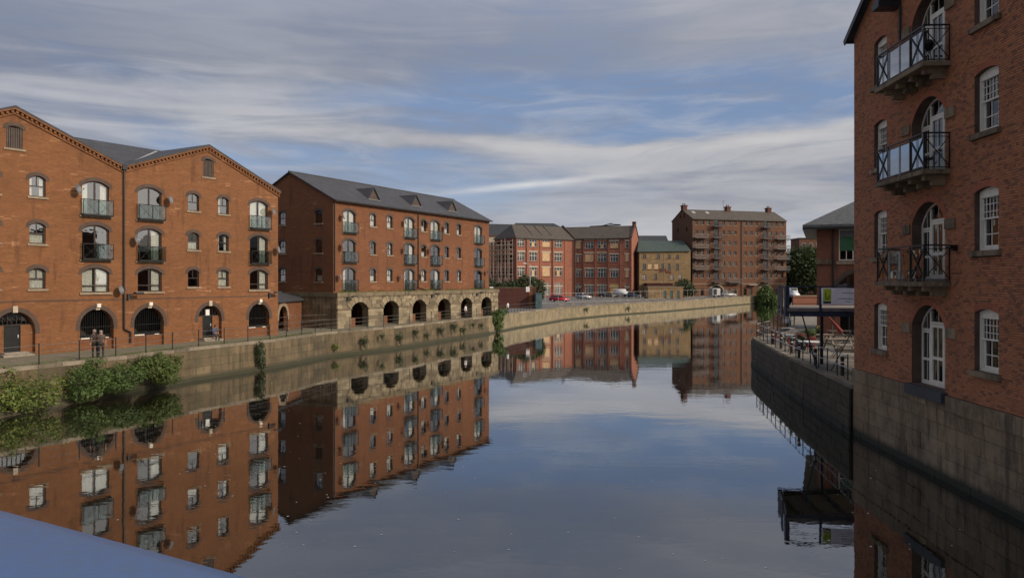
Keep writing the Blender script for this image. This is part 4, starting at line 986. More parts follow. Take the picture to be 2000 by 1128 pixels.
gable(ml, 0, 11.8, R(-90), hs, M_MILL, 11.8, g(24.1), g(27.1))
gable(ml, 31.03, 0, R(90), [], M_MILL, 11.8, g(24.1), g(27.1))
side_wall(ml, rect(0, 31, 0, g(24.1)), [], 31.03, 11.8, R(180), M_MILL, name='back_wall')
part('interior_floor', MB().box(.2, 31, .5, 11.5, g(6.2), g(6.4)).box(.2, 31, .5, 11.5, g(12.6), g(12.8)).box(.2, 31, .5, 11.5, g(18.6), g(18.8)).box(.2, 31, 3, 3.2, 0, g(24)), ml, mat=M_INT)
part('roof', MB().slab([(-.1, -.3, g(24.1)), (31.1, -.3, g(24.1)), (31.1, 5.9, g(27.2)), (-.1, 5.9, g(27.2))], .2).slab([(-.1, 5.9, g(27.2)), (31.1, 5.9, g(27.2)), (31.1, 12.1, g(24.1)), (-.1, 12.1, g(24.1))], .2), ml, mat=M_SLATEB)
part('skylight', MB().slab([(2, 3.2, g(25.95)), (3, 3.2, g(25.95)), (3, 4.4, g(26.55)), (2, 4.4, g(26.55))], .05).slab([(6.5, 3.2, g(25.95)), (7.5, 3.2, g(25.95)), (7.5, 4.4, g(26.55)), (6.5, 4.4, g(26.55))], .05), ml, mat=M_LEAD)
for x in (.6, 15.0, 29.0):
    c = part('chimney', MB().box(x - .6, x + .7, 5.2, 6.6, g(26.4), g(28.3)).box(x - .75, x + .85, 5.05, 6.75, g(28.1), g(28.35)), ml, mat=M_CHIM)
    for q in (-.3, .3): part('chimney_pot', MB().tube((x + q, 5.9, g(28.35)), (x + q, 5.9, g(28.9)), .16), c, mat=M_CHIM)
part('aerial', MB().bar((13.6, 5.9, g(27)), (13.6, 5.9, g(30.2)), .07).bar((13.2, 5.9, g(29.9)), (14.4, 5.9, g(29.9)), .06), ml, mat=M_IRON)
part('eaves_gutter', MB().box(0, 31.0, -.5, -.32, g(23.85), g(24.0)), ml, mat=M_PIPE)

# ================================================================== RIGHT MILL
AR = math.atan2(-.9986, -.0533); PR = (15.1, 33.9)
rb = thing('riverside_mill', 'tall dark brick mill rising from the water at the right edge with white sash windows', 'building', (PR[0], PR[1], 0), AR)
EV = 17.5; APX = 6.85; LEN = 28.0; AZ = EV + APX * .58
holes = []; opens = []            # opens: (x, z, w, h, rise)
def rop(x, z, w, h, r): opens.append((x, z, w, h, r)); holes.append(off(prof(w, h, r), x, z))
SZ = [3.95, 7.70, 11.35, 14.72]
DZ = [3.0, 6.76, 10.52, 14.13]; DH = [2.9, 2.8, 2.75, 2.8]
def sash(x, z, w, h):
    r = .12
    def fr():
        m = MB(); y0 = .16
        m.ring(prof(w, h, r), prof(w, h, r, .09), y0, y0 + .14)
        m.box(-w / 2 + .07, w / 2 - .07, y0 - .01, y0 + .06, h - .30, h - .09)
        return m.mesh('sash_window', M_WHT)
    o = part('sash_window', cached(('sf', w, h), fr), rb, (x, 0, z))
    def us():
        m = MB(); y0 = .20; a = w / 2 - .09; zt = h - .28; zb = h * .50
        m.ring(rect(-a, a, zb, zt), rect(-a + .045, a - .045, zb + .05, zt - .03), y0, y0 + .05)
        for i in range(1, 6): xx = -a + 2 * a * i / 6; m.box(xx - .011, xx + .011, y0 + .01, y0 + .04, zb + .03, zt - .02)
        for i in range(1, 3): zz = zb + (zt - zb) * i / 3; m.box(-a + .03, a - .03, y0 + .012, y0 + .038, zz - .011, zz + .011)
        return m.mesh('upper_sash', M_WHT)
    def ls():
        m = MB(); y0 = .26; a = w / 2 - .09; zt = h * .52; zb = .08
        m.ring(rect(-a, a, zb, zt), rect(-a + .055, a - .055, zb + .09, zt - .04), y0, y0 + .05)
        for i in range(1, 3): xx = -a + 2 * a * i / 3; m.box(xx - .014, xx + .014, y0 + .01, y0 + .04, zb + .03, zt - .02)
        m.box(-a + .03, a - .03, y0 + .012, y0 + .038, zb + .42, zb + .45)
        return m.mesh('lower_sash', M_WHT)
    part('upper_sash', cached(('us', w, h), us), o); part('lower_sash', cached(('ls', w, h), ls), o)
    part('pane', cached(('sp', w, h), lambda: MB().poly([(-w / 2 + .05, .235, h * .5), (w / 2 - .05, .235, h * .5), (w / 2 - .05, .235, h - .1), (-w / 2 + .05, .235, h - .1)]).poly([(-w / 2 + .05, .29, .05), (w / 2 - .05, .29, .05), (w / 2 - .05, .29, h * .53), (-w / 2 + .05, .29, h * .53)]).mesh('pane', M_GLR)), o)
    part('sill', cached(('ss', w), lambda: MB().box(-w / 2 - .16, w / 2 + .16, -.13, .17, -.17, -.003).mesh('sill', M_STONED)), o)
    return o
def rdoor(x, z, w, h, r):
    def fr():
        m = MB(); y0 = .36; m.ring(prof(w, h, r), prof(w, h, r, .07), y0, y0 + .12)
        tz = h - .83
        for xx in (-.52, .52): m.box(xx - .045, xx + .045, y0 - .01, y0 + .11, .04, h - .12 - (0 if abs(xx) < .1 else .1))
        m.box(-.50, .50, y0, y0 + .1, tz + .15, tz + .23)
        for s_ in (-1, 1): m.box(s_ * .55, s_ * (w / 2 - .05), y0, y0 + .1, tz - .12, tz - .04) if s_ > 0 else m.box(-(w / 2 - .05), -.55, y0, y0 + .1, tz - .12, tz - .04)
        m.box(-.012, .012, y0 + .02, y0 + .07, tz + .2, h - .06)
        for s_ in (-1, 1): xx = s_ * .83; m.box(xx - .014, xx + .014, y0 + .02, y0 + .07, .06, h - .28)
        return m.mesh('french_door', M_WHT)
    o = part('french_door', cached(('df', w, h), fr), rb, (x, 0, z))
    def leaf():
        m = MB(); y0 = .34; tz = h - .83
        m.ring(rect(-.47, .47, .03, tz + .14), rect(-.36, .36, .22, tz + .03), y0, y0 + .06); m.box(-.37, .37, y0 + .003, y0 + .05, tz * .46, tz * .46 + .11)
        m.box(-.016, .016, y0 + .01, y0 + .05, .2, tz + .05)
        for s_ in (-1, 1):
            xa, xb = sorted((s_ * .57, s_ * (w / 2 - .05))); m.ring(rect(xa, xb, .03, tz - .14), rect(xa + .06, xb - .06, .15, tz - .2), y0 + .015, y0 + .07); m.box(xa, xb, y0 + .02, y0 + .06, tz * .42, tz * .42 + .09)
        return m.mesh('door_leaf', M_WHT)
    part('door_leaf', cached(('dl', w, h), leaf), o)
    part('pane', cached(('dp', w, h), lambda: fillprof(prof(w, h, r, .04), .385).mesh('pane', M_GLR)), o)
    for s_ in (-1, 1):
        zz = h - r + .02
        b_ = block(rb, M_STONED, x + s_ * (w / 2 + .08) if s_ > 0 else x - w / 2 - .72, x + w / 2 + .72 if s_ > 0 else x - w / 2 - .08, 0, z + zz - .34, z + zz + .02, .08, 'impost_stone')
    return o
for z in SZ:
    rop(2.72, z, 1.2, 1.92, .12); sash(2.72, z, 1.2, 1.92); rop(10.35, z, 1.3, 1.95, .12); sash(10.35, z, 1.3, 1.95)
for z, h in zip(DZ, DH): rop(6.66, z, 2.42, h, .75); rdoor(6.66, z, 2.42, h, .75)
for x in (17.2, 24.5):
    for z in SZ: holes.append(off(prof(1.3, 1.95, .12), x, z)); sash(x, z, 1.3, 1.95)
for z, h in zip(DZ, DH): holes.append(off(prof(2.42, h, .75), 20.8, z)); rdoor(20.8, z, 2.42, h, .75)
outer = [(0, -.5), (LEN, -.5), (LEN, EV), (2 * APX + 7.15, EV + 4.1), (2 * APX, EV), (APX, AZ), (0, EV)]
zx = EV + .5 * 4.1 / 7.15
part('front_wall', wall_mesh([(0, -.5), (14.2, -.5), (14.2, zx), (2 * APX, EV), (APX, AZ), (0, EV)], [h_ for h_ in holes if h_[0][0] < 14], .42, 'front_wall', M_MORT), rb, (0, .012, 0))
part('front_wall', wall_mesh([(14.2, -.5), (LEN, -.5), (LEN, EV), (2 * APX + 7.15, EV + 4.1), (14.2, zx)], [h_ for h_ in holes if h_[0][0] > 14], .42, 'front_wall', M_RB), rb, (0, .012, 0))
side_wall(rb, rect(0, 16, -.5, EV), [], 0, 16.012, R(-90), M_RB, name='end_wall')
side_wall(rb, rect(0, 16, -.5, EV), [], LEN, .012, R(90), M_RB, name='end_wall')
side_wall(rb, rect(0, LEN, -.5, EV), [], LEN, 16, R(180), M_RB, name='back_wall')
part('interior_floor', MB().box(.1, LEN - .1, .5, 15.9, 6.5, 6.6).box(.1, LEN - .1, .5, 15.9, 10.3, 10.4).box(.1, LEN - .1, .5, 15.9, 13.9, 14.0).box(.1, LEN - .1, .5, 15.9, 2.6, 2.7).box(.1, LEN - .1, 4, 4.1, 2.7, 17).box(4.4, 4.5, .5, 4, 2.7, 17).box(8.8, 8.9, .5, 4, 2.7, 17), rb, mat=M_INT)
def rroof(x0, xa, x1, z0, za, z1): 
    part('roof', MB().slab([(x0, -.3, z0), (xa, -.3, za), (xa, 16.2, za), (x0, 16.2, z0)], .14).slab([(xa, -.3, za), (x1, -.3, z1), (x1, 16.2, z1), (xa, 16.2, za)], .14), rb, mat=M_SLATE)
    part('bargeboard', MB().bar((x0, -.30, z0 - .16), (xa, -.30, za - .16), .05, .24).bar((xa, -.30, za - .16), (x1, -.30, z1 - .16), .05, .24), rb, mat=M_BLK)
rroof(-.35, APX, 2 * APX, EV - .02, AZ + .18, EV + .18); rroof(2 * APX, 2 * APX + 7.15, LEN + .3, EV + .18, EV + 4.3, EV)
part('gutter', MB().box(-.42, -.28, -.3, 16, EV - .18, EV - .05), rb, mat=M_BLK)
# individual bricks: course by course around the openings
CH = .075; BL = .225
def spans(z, x0, x1):
    free = [(x0, x1)]
    for (ox_, oz, w, h, r) in opens:
        a = w / 2; rad = (a * a + r * r) / (2 * r); cz_ = oz + h - rad; ring_ = .225
        lo = None
        if oz - .17 < z < oz + h - r: lo = a + (.16 if z < oz else 0)
        elif oz + h - r <= z < oz + h + ring_:
            q = (rad + ring_) ** 2 - (z - cz_) ** 2
            if q > 0:
                half = math.sqrt(q); lim = (z - cz_) * (a / max(.05, (oz + h - r - cz_))) if r < a * .9 else half
                lo = min(half, lim) if r < a * .9 else half
        if lo is None: continue
        nf = []
        for s0, s1 in free:
            if ox_ - lo > s0: nf.append((s0, min(s1, ox_ - lo)))
            if ox_ + lo < s1: nf.append((max(s0, ox_ + lo), s1))
        free = [f_ for f_ in nf if f_[1] - f_[0] > .03]
    return free
XEND = 14.2
mb = MB(); cand = []
rowi = 0; z = 2.92
while z + CH < AZ - .1:
    zm = z + CH / 2
    xl = 0 if zm < EV else (zm - EV) / .58 + .05
    xr_ = XEND if zm < EV else 2 * APX - (zm - EV) / .58
    L = BL / 2 if rowi % 4 == 3 else BL
    offx = (BL / 4 if rowi % 4 == 3 else (BL / 2 if rowi % 2 else 0))
    for s0, s1 in spans(zm, xl, xr_):
        k = math.floor((s0 - offx) / L); x = s0
        while x < s1 - .02:
            nx_ = min(s1, offx + (k + 1) * L)
            if nx_ - x > .03:
                p = random.uniform(0, .004); 
                full = abs((nx_ - x) - BL) < .002
                if full: cand.append((x, z, p))
                else:
                    k0 = len(mb.v); xa, xb, ya, za_, zb_ = x + .005, nx_ - .006, -p, z + .006, z + CH - .007
                    mb.v += [(xa, ya, za_), (xb, ya, za_), (xb, ya, zb_), (xa, ya, zb_), (xa, .014, za_), (xb, .014, za_), (xb, .014, zb_), (xa, .014, zb_)]
                    for q in ((0, 1, 2, 3), (0, 4, 5, 1), (2, 6, 7, 3), (0, 3, 7, 4), (1, 5, 6, 2)): mb.f.append([k0 + i for i in q])
            x = nx_; k += 1
    z += CH; rowi += 1
cand.sort(key=lambda c: -((c[0]) - abs(c[1] - 5.5) * .35) if c[0] < 12.2 else 99)
sing = cand[:300]; rest = cand[300:]
for x, z, p in rest:
    k0 = len(mb.v); xa, xb, ya, za_, zb_ = x + .005, x + BL - .006, -p, z + .006, z + CH - .007
    mb.v += [(xa, ya, za_), (xb, ya, za_), (xb, ya, zb_), (xa, ya, zb_), (xa, .014, za_), (xb, .014, za_), (xb, .014, zb_), (xa, .014, zb_)]
    for q in ((0, 1, 2, 3), (0, 4, 5, 1), (2, 6, 7, 3), (0, 3, 7, 4), (1, 5, 6, 2)): mb.f.append([k0 + i for i in q])
part('brickwork', mb, rb, mat=M_BRI, kind='stuff')
bm1 = MB().box(.005, BL - .006, 0, .018, .006, CH - .007).mesh('brick', M_BRO)
for x, z, p in sing: part('brick', bm1, rb, (x, -p, z))
# gauged arches
mv = MB()
for (ox_, oz, w, h, r) in opens:
    a = w / 2; rad = (a * a + r * r) / (2 * r); cz_ = oz + h - rad; th_ = math.asin(min(1, a / rad)); n_ = max(8, int(2 * th_ * rad / .078))
    for k in range(n_):
        q0 = -th_ + 2 * th_ * k / n_ + .003 / rad; q1 = -th_ + 2 * th_ * (k + 1) / n_ - .003 / rad
        mv.prism([(ox_ + rr_ * math.sin(q), cz_ + rr_ * math.cos(q)) for rr_, q in ((rad, q0), (rad, q1), (rad + .22, q1), (rad + .22, q0))], -.004, .014)
part('gauged_brick_arches', mv, rb, mat=M_VOUS, kind='stuff')
# stone plinth blocks
zc_ = [-.35, .22, .78, 1.32, 1.88, 2.38, 2.90]
for c in range(6):
    x = 0.0
    while x < 16:
        w = random.uniform(.7, 1.5) if c < 5 else random.uniform(1.2, 1.7); x1 = x + w
        y = -.02 - (.03 if c == 5 else 0)
        block(rb, M_STONED, x, x1, y, zc_[c], zc_[c + 1], .12, 'plinth_stone', 0, .02); x = x1
part('plinth_backing', MB().box(16, LEN, -.08, 0, -.5, 2.9), rb, mat=M_STONED)
part('door_threshold', MB().box(5.3, 8.05, -.22, .1, 2.62, 2.98), rb, mat=M_SLATEF)
# balconies
def rbal(z, kind):
    x0, x1, d = 4.5, 8.2, .85
    m = MB(); m.box(x0 - .1, x1 + .1, -d - .08, -.01, z - .18, z - .02)
    bo = part('balcony', m, rb, mat=M_STONED)
    m = MB(); hh = 1.2
    def X(p, q, z0=.06, z1=1.1): m.bar((p[0], p[1], z + z0), (q[0], q[1], z + z1), .025); m.bar((p[0], p[1], z + z1), (q[0], q[1], z + z0), .025)
    c1, c2, c3, c4 = (x0, 0), (x0, -d), (x1, -d), (x1, 0)
    for z0, t in ((.05, .03), (1.08, .025), (hh, .05)):
        for p, q in ((c1, c2), (c2, c3), (c3, c4)): m.bar((p[0], p[1], z + z0), (q[0], q[1], z + z0), t)
    for xx in (x0, x0 + .95, x1 - 1.0, x1): m.bar((xx, -d, z - .02), (xx, -d, z + hh), .045)
    m.bar((x0, -.02, z), (x0, -.02, z + hh), .04); m.bar((x1, -.02, z), (x1, -.02, z + hh), .04)
    X((x0, -d), (x0 + .95, -d)); X((x1 - 1.0, -d), (x1, -d)); X((x1, -d), (x1, 0)); X((x0, -d), (x0, 0))
    for xx in (x0 + .475, x1 - .5): m.bar((xx, -d, z + .05), (xx, -d, z + 1.1), .015); m.tube((xx, -d - .015, z + .58), (xx, -d + .015, z + .58), .05)
    part('railing', m, bo, mat=M_BLK)
    gp = MB()
    for xa in (x0 + 1.0, x0 + 1.9): gp.box(xa + .02, xa + .82, -d + .02, -d + .03, z + .1, z + 1.06)
    gp.box(x0 + .04, x0 + .9, -d + .02, -d + .03, z + .1, z + 1.06); gp.box(x1 - .96, x1 - .04, -d + .02, -d + .03, z + .1, z + 1.06)
    part('glass_panel', gp, bo, mat=M_GLBR if kind else M_GLR)
    part('panel_posts', MB().box(x0 + 1.84, x0 + 1.88, -d - .01, -d + .05, z, z + 1.1).box(x0 + .99, x0 + 1.02, -d - .01, -d + .05, z, z + 1.1), bo, mat=M_LEAD)
    for xx in (x0 + .35, x0 + 1.35, x0 + 2.35, x1 - .35): part('bracket', cached('rbrk', lambda: MB().prism([(0, 0), (0, 0), (0, 0), (0, 0)], 0, 0).box(-.11, .11, -.72, 0, -.17, 0).box(-.10, .10, -.45, 0, -.34, -.172).mesh('bracket', M_STONED)), bo, (xx, 0, z - .183))
for z, k in ((14.13, 1), (10.52, 1), (6.76, 0)): rbal(z, k)
m = MB(); m.box(4.0, 4.62, -.86, -.0, 17.22, 17.45).box(4.05, 4.57, -.80, 0, 17.452, 17.9); part('hoist_beam', m, rb, mat=M_BLK)
part('downpipe', MB().tube((4.66, -.08, 17.2), (4.66, -.08, 15.9), .05), rb, mat=M_BLK)
part('wall_lamp', MB().box(8.55, 8.7, -.12, 0, 7.75, 7.95).bar((8.62, -.1, 7.85), (8.9, -.42, 7.9), .12), rb, mat=M_BLK)

# chairs and pots on the balconies (things of their own)
def lw(x, y, z):                    # right mill local -> world
    c, s_ = math.cos(AR), math.sin(AR); return (PR[0] + x * c - y * s_, PR[1] + x * s_ + y * c, z)
def chair(label, loc, rz, mat, grp=None):
    t = thing('balcony_chair', label, 'chair', loc, rz, grp)
    part('seat', MB().box(-.22, .22, -.22, .22, .42, .46), t, mat=mat)
    m = MB()
    for i in range(5): m.box(-.2 + i * .1 - .02, -.2 + i * .1 + .02, .2, .23, .46, .86)
    m.box(-.23, .23, .195, .235, .84, .9); part('backrest', m, t, mat=mat)
    for sx in (-1, 1):
        for sy in (-1, 1): part('leg', MB().bar((sx * .2, sy * .2, .42), (sx * .23, sy * .23, 0), .035), t, mat=mat)
    return t
chair('white slatted chair on the lowest iron balcony', lw(5.9, -.42, 6.75), R(90), M_PLAS)
chair('dark chair behind the railing of the middle iron balcony', lw(7.5, -.42, 10.51), R(60), M_BLK)
t = thing('barbecue', 'dark lidded barbecue on the top iron balcony behind the crossed railing', 'barbecue', lw(7.4, -.42, 14.12), 0)
part('bowl', MB().lathe((0, 0, .55), [(.02, 0), (.2, .05), (.28, .2), (.28, .26), (.22, .36), (.02, .42)]), t, mat=M_BLK)
for q in range(3): part('leg', MB().bar((.15 * math.cos(q * 2.1), .15 * math.sin(q * 2.1), .6), (.25 * math.cos(q * 2.1), .25 * math.sin(q * 2.1), 0), .03), t, mat=M_LEAD)
t = thing('plant_pot', 'flowering plant pot at the far end of the top iron balcony', 'plant', lw(5.1, -.5, 14.12), 0)
part('pot', MB().lathe((0, 0, 0), [(.1, 0), (.15, .28), (.13, .28), (.02, .26)]), t, mat=M_CHIM)

# ================================================================== TERRACE quay (right bank)
QT = QR[::-1][0:5]   # (15,33.8) .. (64,135)
tq = thing('terrace_quay_wall', 'dark mossy stone quay wall below the pub terrace on the right bank', 'quay wall', (15.0, 33.8, 0))
m = MB()
for i in range(len(QT) - 1):
    a, b_ = QT[i], QT[i + 1]; m.poly([(a[0] - 15, a[1] - 33.8, -.6), (b_[0] - 15, b_[1] - 33.8, -.6), (b_[0] - 15, b_[1] - 33.8, G), (a[0] - 15, a[1] - 33.8, G)])
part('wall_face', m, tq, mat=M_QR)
cm = cached('tcope', lambda: MB().box(-.495, .495, -.5, .5, 0, 1).mesh('coping_stone', M_COPE))
for i in range(3):
    a = Vector(QT[i]); b_ = Vector(QT[i + 1]); L = (b_ - a).length; d = (b_ - a) / L; ang = math.atan2(d.y, d.x)
    n_ = round(L / 1.3)
    for k in range(n_):
        c = a + d * (L * (k + .5) / n_) + Vector((d.y, -d.x)) * .22; part('coping_stone', cm, tq, (c.x - 15, c.y - 33.8, G - .10), ang, scale=(L / n_, .55, .17))
    if i < 2:
        for c_ in range(5):
            s_ = 0.0
            while s_ < L - .2:
                w = min(L - s_, random.uniform(.7, 1.25)); c = a + d * (s_ + w / 2); nrm = Vector((-d.y, d.x))
                c = c + nrm * (.05 + random.uniform(0, .03)); z0 = -.2 + c_ * .44
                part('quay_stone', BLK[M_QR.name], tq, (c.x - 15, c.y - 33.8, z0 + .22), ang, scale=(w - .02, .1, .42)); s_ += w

# steel balcony deck overhanging the river beyond the mill
dk = thing('steel_deck', 'raised steel balcony deck with dark blue posts over the terrace edge by the right mill', 'balcony deck', (13.8, 38.6, 0))
DX1 = 9.5
fz = 5.36
part('deck_floor', MB().slab([(.0, 0, fz), (DX1, -1.0, fz), (DX1, 5, fz), (1.3, 4.6, fz)], .12), dk, mat=M_WOOD)
part('fascia', MB().bar((0, -.02, fz - .06), (DX1, -1.02, fz - .06), .06, .16).bar((0, 0, fz - .06), (1.3, 4.6, fz - .06), .06, .16), dk, mat=M_DECKF)
part('beam', MB().bar((0.2, .05, fz - .27), (DX1, -.9, fz - .27), .12, .26).bar((0.1, .1, fz - .27), (1.3, 4.5, fz - .27), .12, .26).bar((1.4, 4.4, fz - .27), (DX1, 4.6, fz - .27), .12, .26), dk, mat=M_STEELB)
m = MB()
for k in range(8): q = k / 7; m.bar((q * (DX1 - 1) + .8, -.1 * (1 + q * 8), fz - .24), (q * (DX1 - 1) + 1.2, 4.6, fz - .24), .08, .2)
part('joists', m, dk, mat=M_STEELB)
for x, y, w in ((0.03, 0.06, .2), (.62, 2.2, .2), (1.25, 4.5, .2), (1.62, -.2, .1), (4.6, -.5, .1), (7.4, -.8, .1)):
    part('rail_post', MB().box(x - w / 2, x + w / 2, y - w / 2, y + w / 2, fz - .4, 6.47), dk, mat=M_STEELB)
m = MB()
for z in (5.6, 5.9, 6.2): m.bar((0, 0, z), (DX1, -1.0, z), .025); m.bar((0, 0, z), (1.3, 4.5, z), .025)
m.bar((0, 0, 6.46), (DX1, -1.0, 6.46), .06); m.bar((0, 0, 6.46), (1.3, 4.5, 6.46), .06)
part('railing', m, dk, mat=M_STEELB)
part('strut', MB().bar((.9, .3, fz - .35), (2.2, 1.6, G - .1), .05).bar((3.8, .2, fz - .35), (2.5, .8, G - .1), .05), dk, mat=M_STEELB)
part('deck_leg', MB().box(3.4, 3.55, 4.2, 4.35, G, fz - .3).box(7.4, 7.55, 4.2, 4.35, G, fz - .3), dk, mat=M_STEELB)
part('end_screen', MB().slab([(.2, .8, 6.4), (.42, 1.7, 6.4), (.43, 1.7, 6.4), (.21, .8, 6.4)], 1.0), dk, mat=M_GLB)
# banner on the deck rail
def bpt(u, v): return Vector((1.62 + 2.75 * u - 0, -.30 - .28 * u - .03 * math.sin(u * 9 + v * 2), 6.38 - .0 * v - .82 * v + .05 * math.sin(u * 3.1) * (1 - v) - .10 * u * (1 - v)))
bn = thing('banner', 'white cloth banner with lime green emblem squares tied along the steel deck rail', 'banner', (13.8, 38.6, 0))
def patch(u0, u1, v0, v1, dy, mat, name, n_=14):
    m = MB()
    for i in range(n_):
        for j in range(4):
            ua, ub = u0 + (u1 - u0) * i / n_, u0 + (u1 - u0) * (i + 1) / n_; va, vb = v0 + (v1 - v0) * j / 4, v0 + (v1 - v0) * (j + 1) / 4
            m.poly([tuple(bpt(a, b_) + Vector((0, dy, 0))) for a, b_ in ((ua, vb), (ub, vb), (ub, va), (ua, va))])
    return part(name, m, bn, mat=mat, smooth=True)
patch(0, 1, 0, 1, 0, M_BAN, 'cloth', 30); patch(.03, .17, .05, .78, -.006, M_BANG, 'emblem_square', 4); patch(.03, .17, .80, .93, -.006, M_BANK, 'lettering_strip', 4); patch(.93, 1, .0, .7, -.006, M_BANG, 'emblem_square', 4)
for k, (u0, u1, v) in enumerate(((.36, .58, .28), (.62, .78, .33), (.30, .55, .62), (.70, .95, .82), (.42, .50, .80))): patch(u0, u1, v, v + .035, -.007, M_GREYP, 'printed_line', 5)
m = MB(); pc = [bpt(.10 + .035 * math.cos(t), .42 + .24 * math.sin(t)) + Vector((0, -.012, 0)) for t in [k * .5 for k in range(9)]]
for a, b_ in zip(pc, pc[1:]): m.bar(a, b_, .03, .03)
part('emblem_swirl', m, bn, mat=M_GREENP)

hw = thing('brick_wall', 'low brick boundary wall glimpsed through the steel deck railing, under the trees', 'wall', (52, 142, G), R(12))
part('wall', MB().box(0, 20, 0, .4, 0, 1.7), hw, mat=M_PAV); part('coping', MB().box(-.1, 20.1, -.08, .48, 1.702, 1.82), hw, mat=M_SILL)
# ================================================================== PAVILION building beyond terrace
pv = thing('hipped_roof_pub', 'dark brick pub with wide grey hipped roof behind the terrace on the right', 'building', (25.6, 64.5, G), R(-22))
ze = 9.0
holes = [off(rect(-1.6, 1.6, 0, 2.6), 3.3, 6.3), off(prof(4.2, 2.4, 1.35), 3.55, 3.0), off(rect(-2.2, 2.2, 0, 2.45), 4.0, .02)]
part('front_wall', wall_mesh(rect(0, 26, 0, ze), holes, .35, 'front_wall', M_PAV), pv)
side_wall(pv, rect(0, 14, 0, ze), [], 0, 14, R(-90), M_PAV)
side_wall(pv, rect(0, 26, 0, ze), [], 26, 14, R(180), M_PAV, name='back_wall')
side_wall(pv, rect(0, 14, 0, ze), [], 26, 0, R(90), M_PAV)
for x in (-1.5, 0, 1.5): part('door_frame', MB().box(4.0 + x - .05, 4.0 + x + .05, .1, .2, 0, 2.44), pv, mat=M_DK)
o_ = 1.1
part('roof', MB().slab([(-o_, -o_, ze + .25), (26 + o_, -o_, ze + .25), (19, 7, ze + 4.6), (7, 7, ze + 4.6)], .2).slab([(-o_, 14 + o_, ze + .25), (-o_, -o_, ze + .25), (7, 7, ze + 4.6)], .2).slab([(7, 7, ze + 4.6), (19, 7, ze + 4.6), (26 + o_, 14 + o_, ze + .25), (-o_, 14 + o_, ze + .25)], .2), pv, mat=M_GREY)
part('soffit', MB().box(-o_, 26 + o_, -o_, 14 + o_, ze - .12, ze + .02), pv, mat=M_BLK)
part('roof_finial', MB().bar((7, 7, ze + 4.5), (7, 7, ze + 5.6), .12), pv, mat=M_BLK)
o = part('window', MB().ring(rect(-1.6, 1.6, 0, 2.6), rect(-1.5, 1.5, .08, 2.5), .1, .2).box(-.55, -.47, .1, .18, 0, 1.1).box(.42, .5, .1, .18, 0, 1.1).box(-1.05, -.99, .1, .18, 0, 1.1), pv, (3.3, 0, 6.3), mat=M_WHT)
part('green_panel', MB().box(-1.52, 1.52, .08, .14, .8, 1.95), o, mat=M_GREENP); part('grey_panel', MB().box(-1.52, 1.52, .07, .13, 1.97, 2.5), o, mat=M_GREYP)
part('pane', MB().poly([(-1.6, .16, 0), (1.6, .16, 0), (1.6, .16, 1.2), (-1.6, .16, 1.2)]), o, mat=M_GLS)
o = part('arched_window', MB().ring(prof(4.2, 2.4, 1.35), prof(4.2, 2.4, 1.35, .1), .12, .22).box(-.05, .05, .12, .2, 0, 2.3).box(-1.2, -1.1, .12, .2, 0, 2.0).box(1.1, 1.2, .12, .2, 0, 2.0), pv, (3.55, 0, 3.0), mat=M_DK)
part('pane', fillprof(prof(4.2, 2.4, 1.35, .05), .17), o, mat=M_GL)
part('blind', MB().box(-.1, 1.2, .3, .32, .1, 2.2), o, mat=M_GREYP)
part('brick_arch', arcband(4.2, 2.4, 1.35, .35, -.02, .1, 0), o, mat=M_ARCHB)
part('sill_band', MB().box(1.5, 26, -.12, -.004, 5.98, 6.25), pv, mat=M_SILL); part('ledge', MB().box(0, 1.15, -.2, -.004, 6.0, 6.4), pv, mat=M_STONED)
part('downpipe', MB().tube((1.25, -.1, ze - .1), (1.25, -.1, .1), .07), pv, mat=M_BLK)
part('interior_wall', MB().box(.3, 25, 2.5, 2.6, 0, ze).box(.3, 25.5, .4, 2.5, 3.0, 3.1), pv, mat=M_INT)
part('counter_shelf', MB().box(.2, 25, -.04, -.003, 2.75, 2.95), pv, mat=M_STEELB)  # dark blue steel strip along the pub front wall

rk = thing('unseen_reflection_block', 'plain unseen brick block added out of frame for the left bank windows to reflect', 'building', (44, 12, G), 0)  # out of view, added for the left windows to reflect; also shades the terrace
part('wall', wall_mesh(rect(0, 40, 0, 11.5), [off(rect(-.7, .7, 0, 1.7), x, z) for x in range(3, 39, 4) for z in (1.5, 5, 8.3)], .3, 'wall', M_PAV), rk, (0, 40, 0), R(-90))
part('core', MB().box(.5, 14, 0, 40, 0, 11.4), rk, mat=M_INT); part('parapet', MB().box(-.1, 14.2, -.1, 40.1, 11.5, 11.9), rk, mat=M_SILL)
# brick house gable seen above the trees
hb = thing('small_flat_block', 'small dark flat topped building just showing above the trees left of the pub', 'building', (98, 262, G), 0)
part('wall', MB().box(0, 8, 0, 8, 0, 18.6), hb, mat=M_MILL); part('roof', MB().box(-.2, 8.2, -.2, 8.2, 18.6, 19.0), hb, mat=M_BLK)
for x in (1.5, 4, 6.4): w_ = part('window', MB().box(x - .6, x + .6, -.05, .0, 14.5, 17.2), hb, mat=M_LEAD); part('pane', MB().box(x - .5, x + .5, -.07, -.052, 14.6, 17.1), w_, mat=M_CGL)

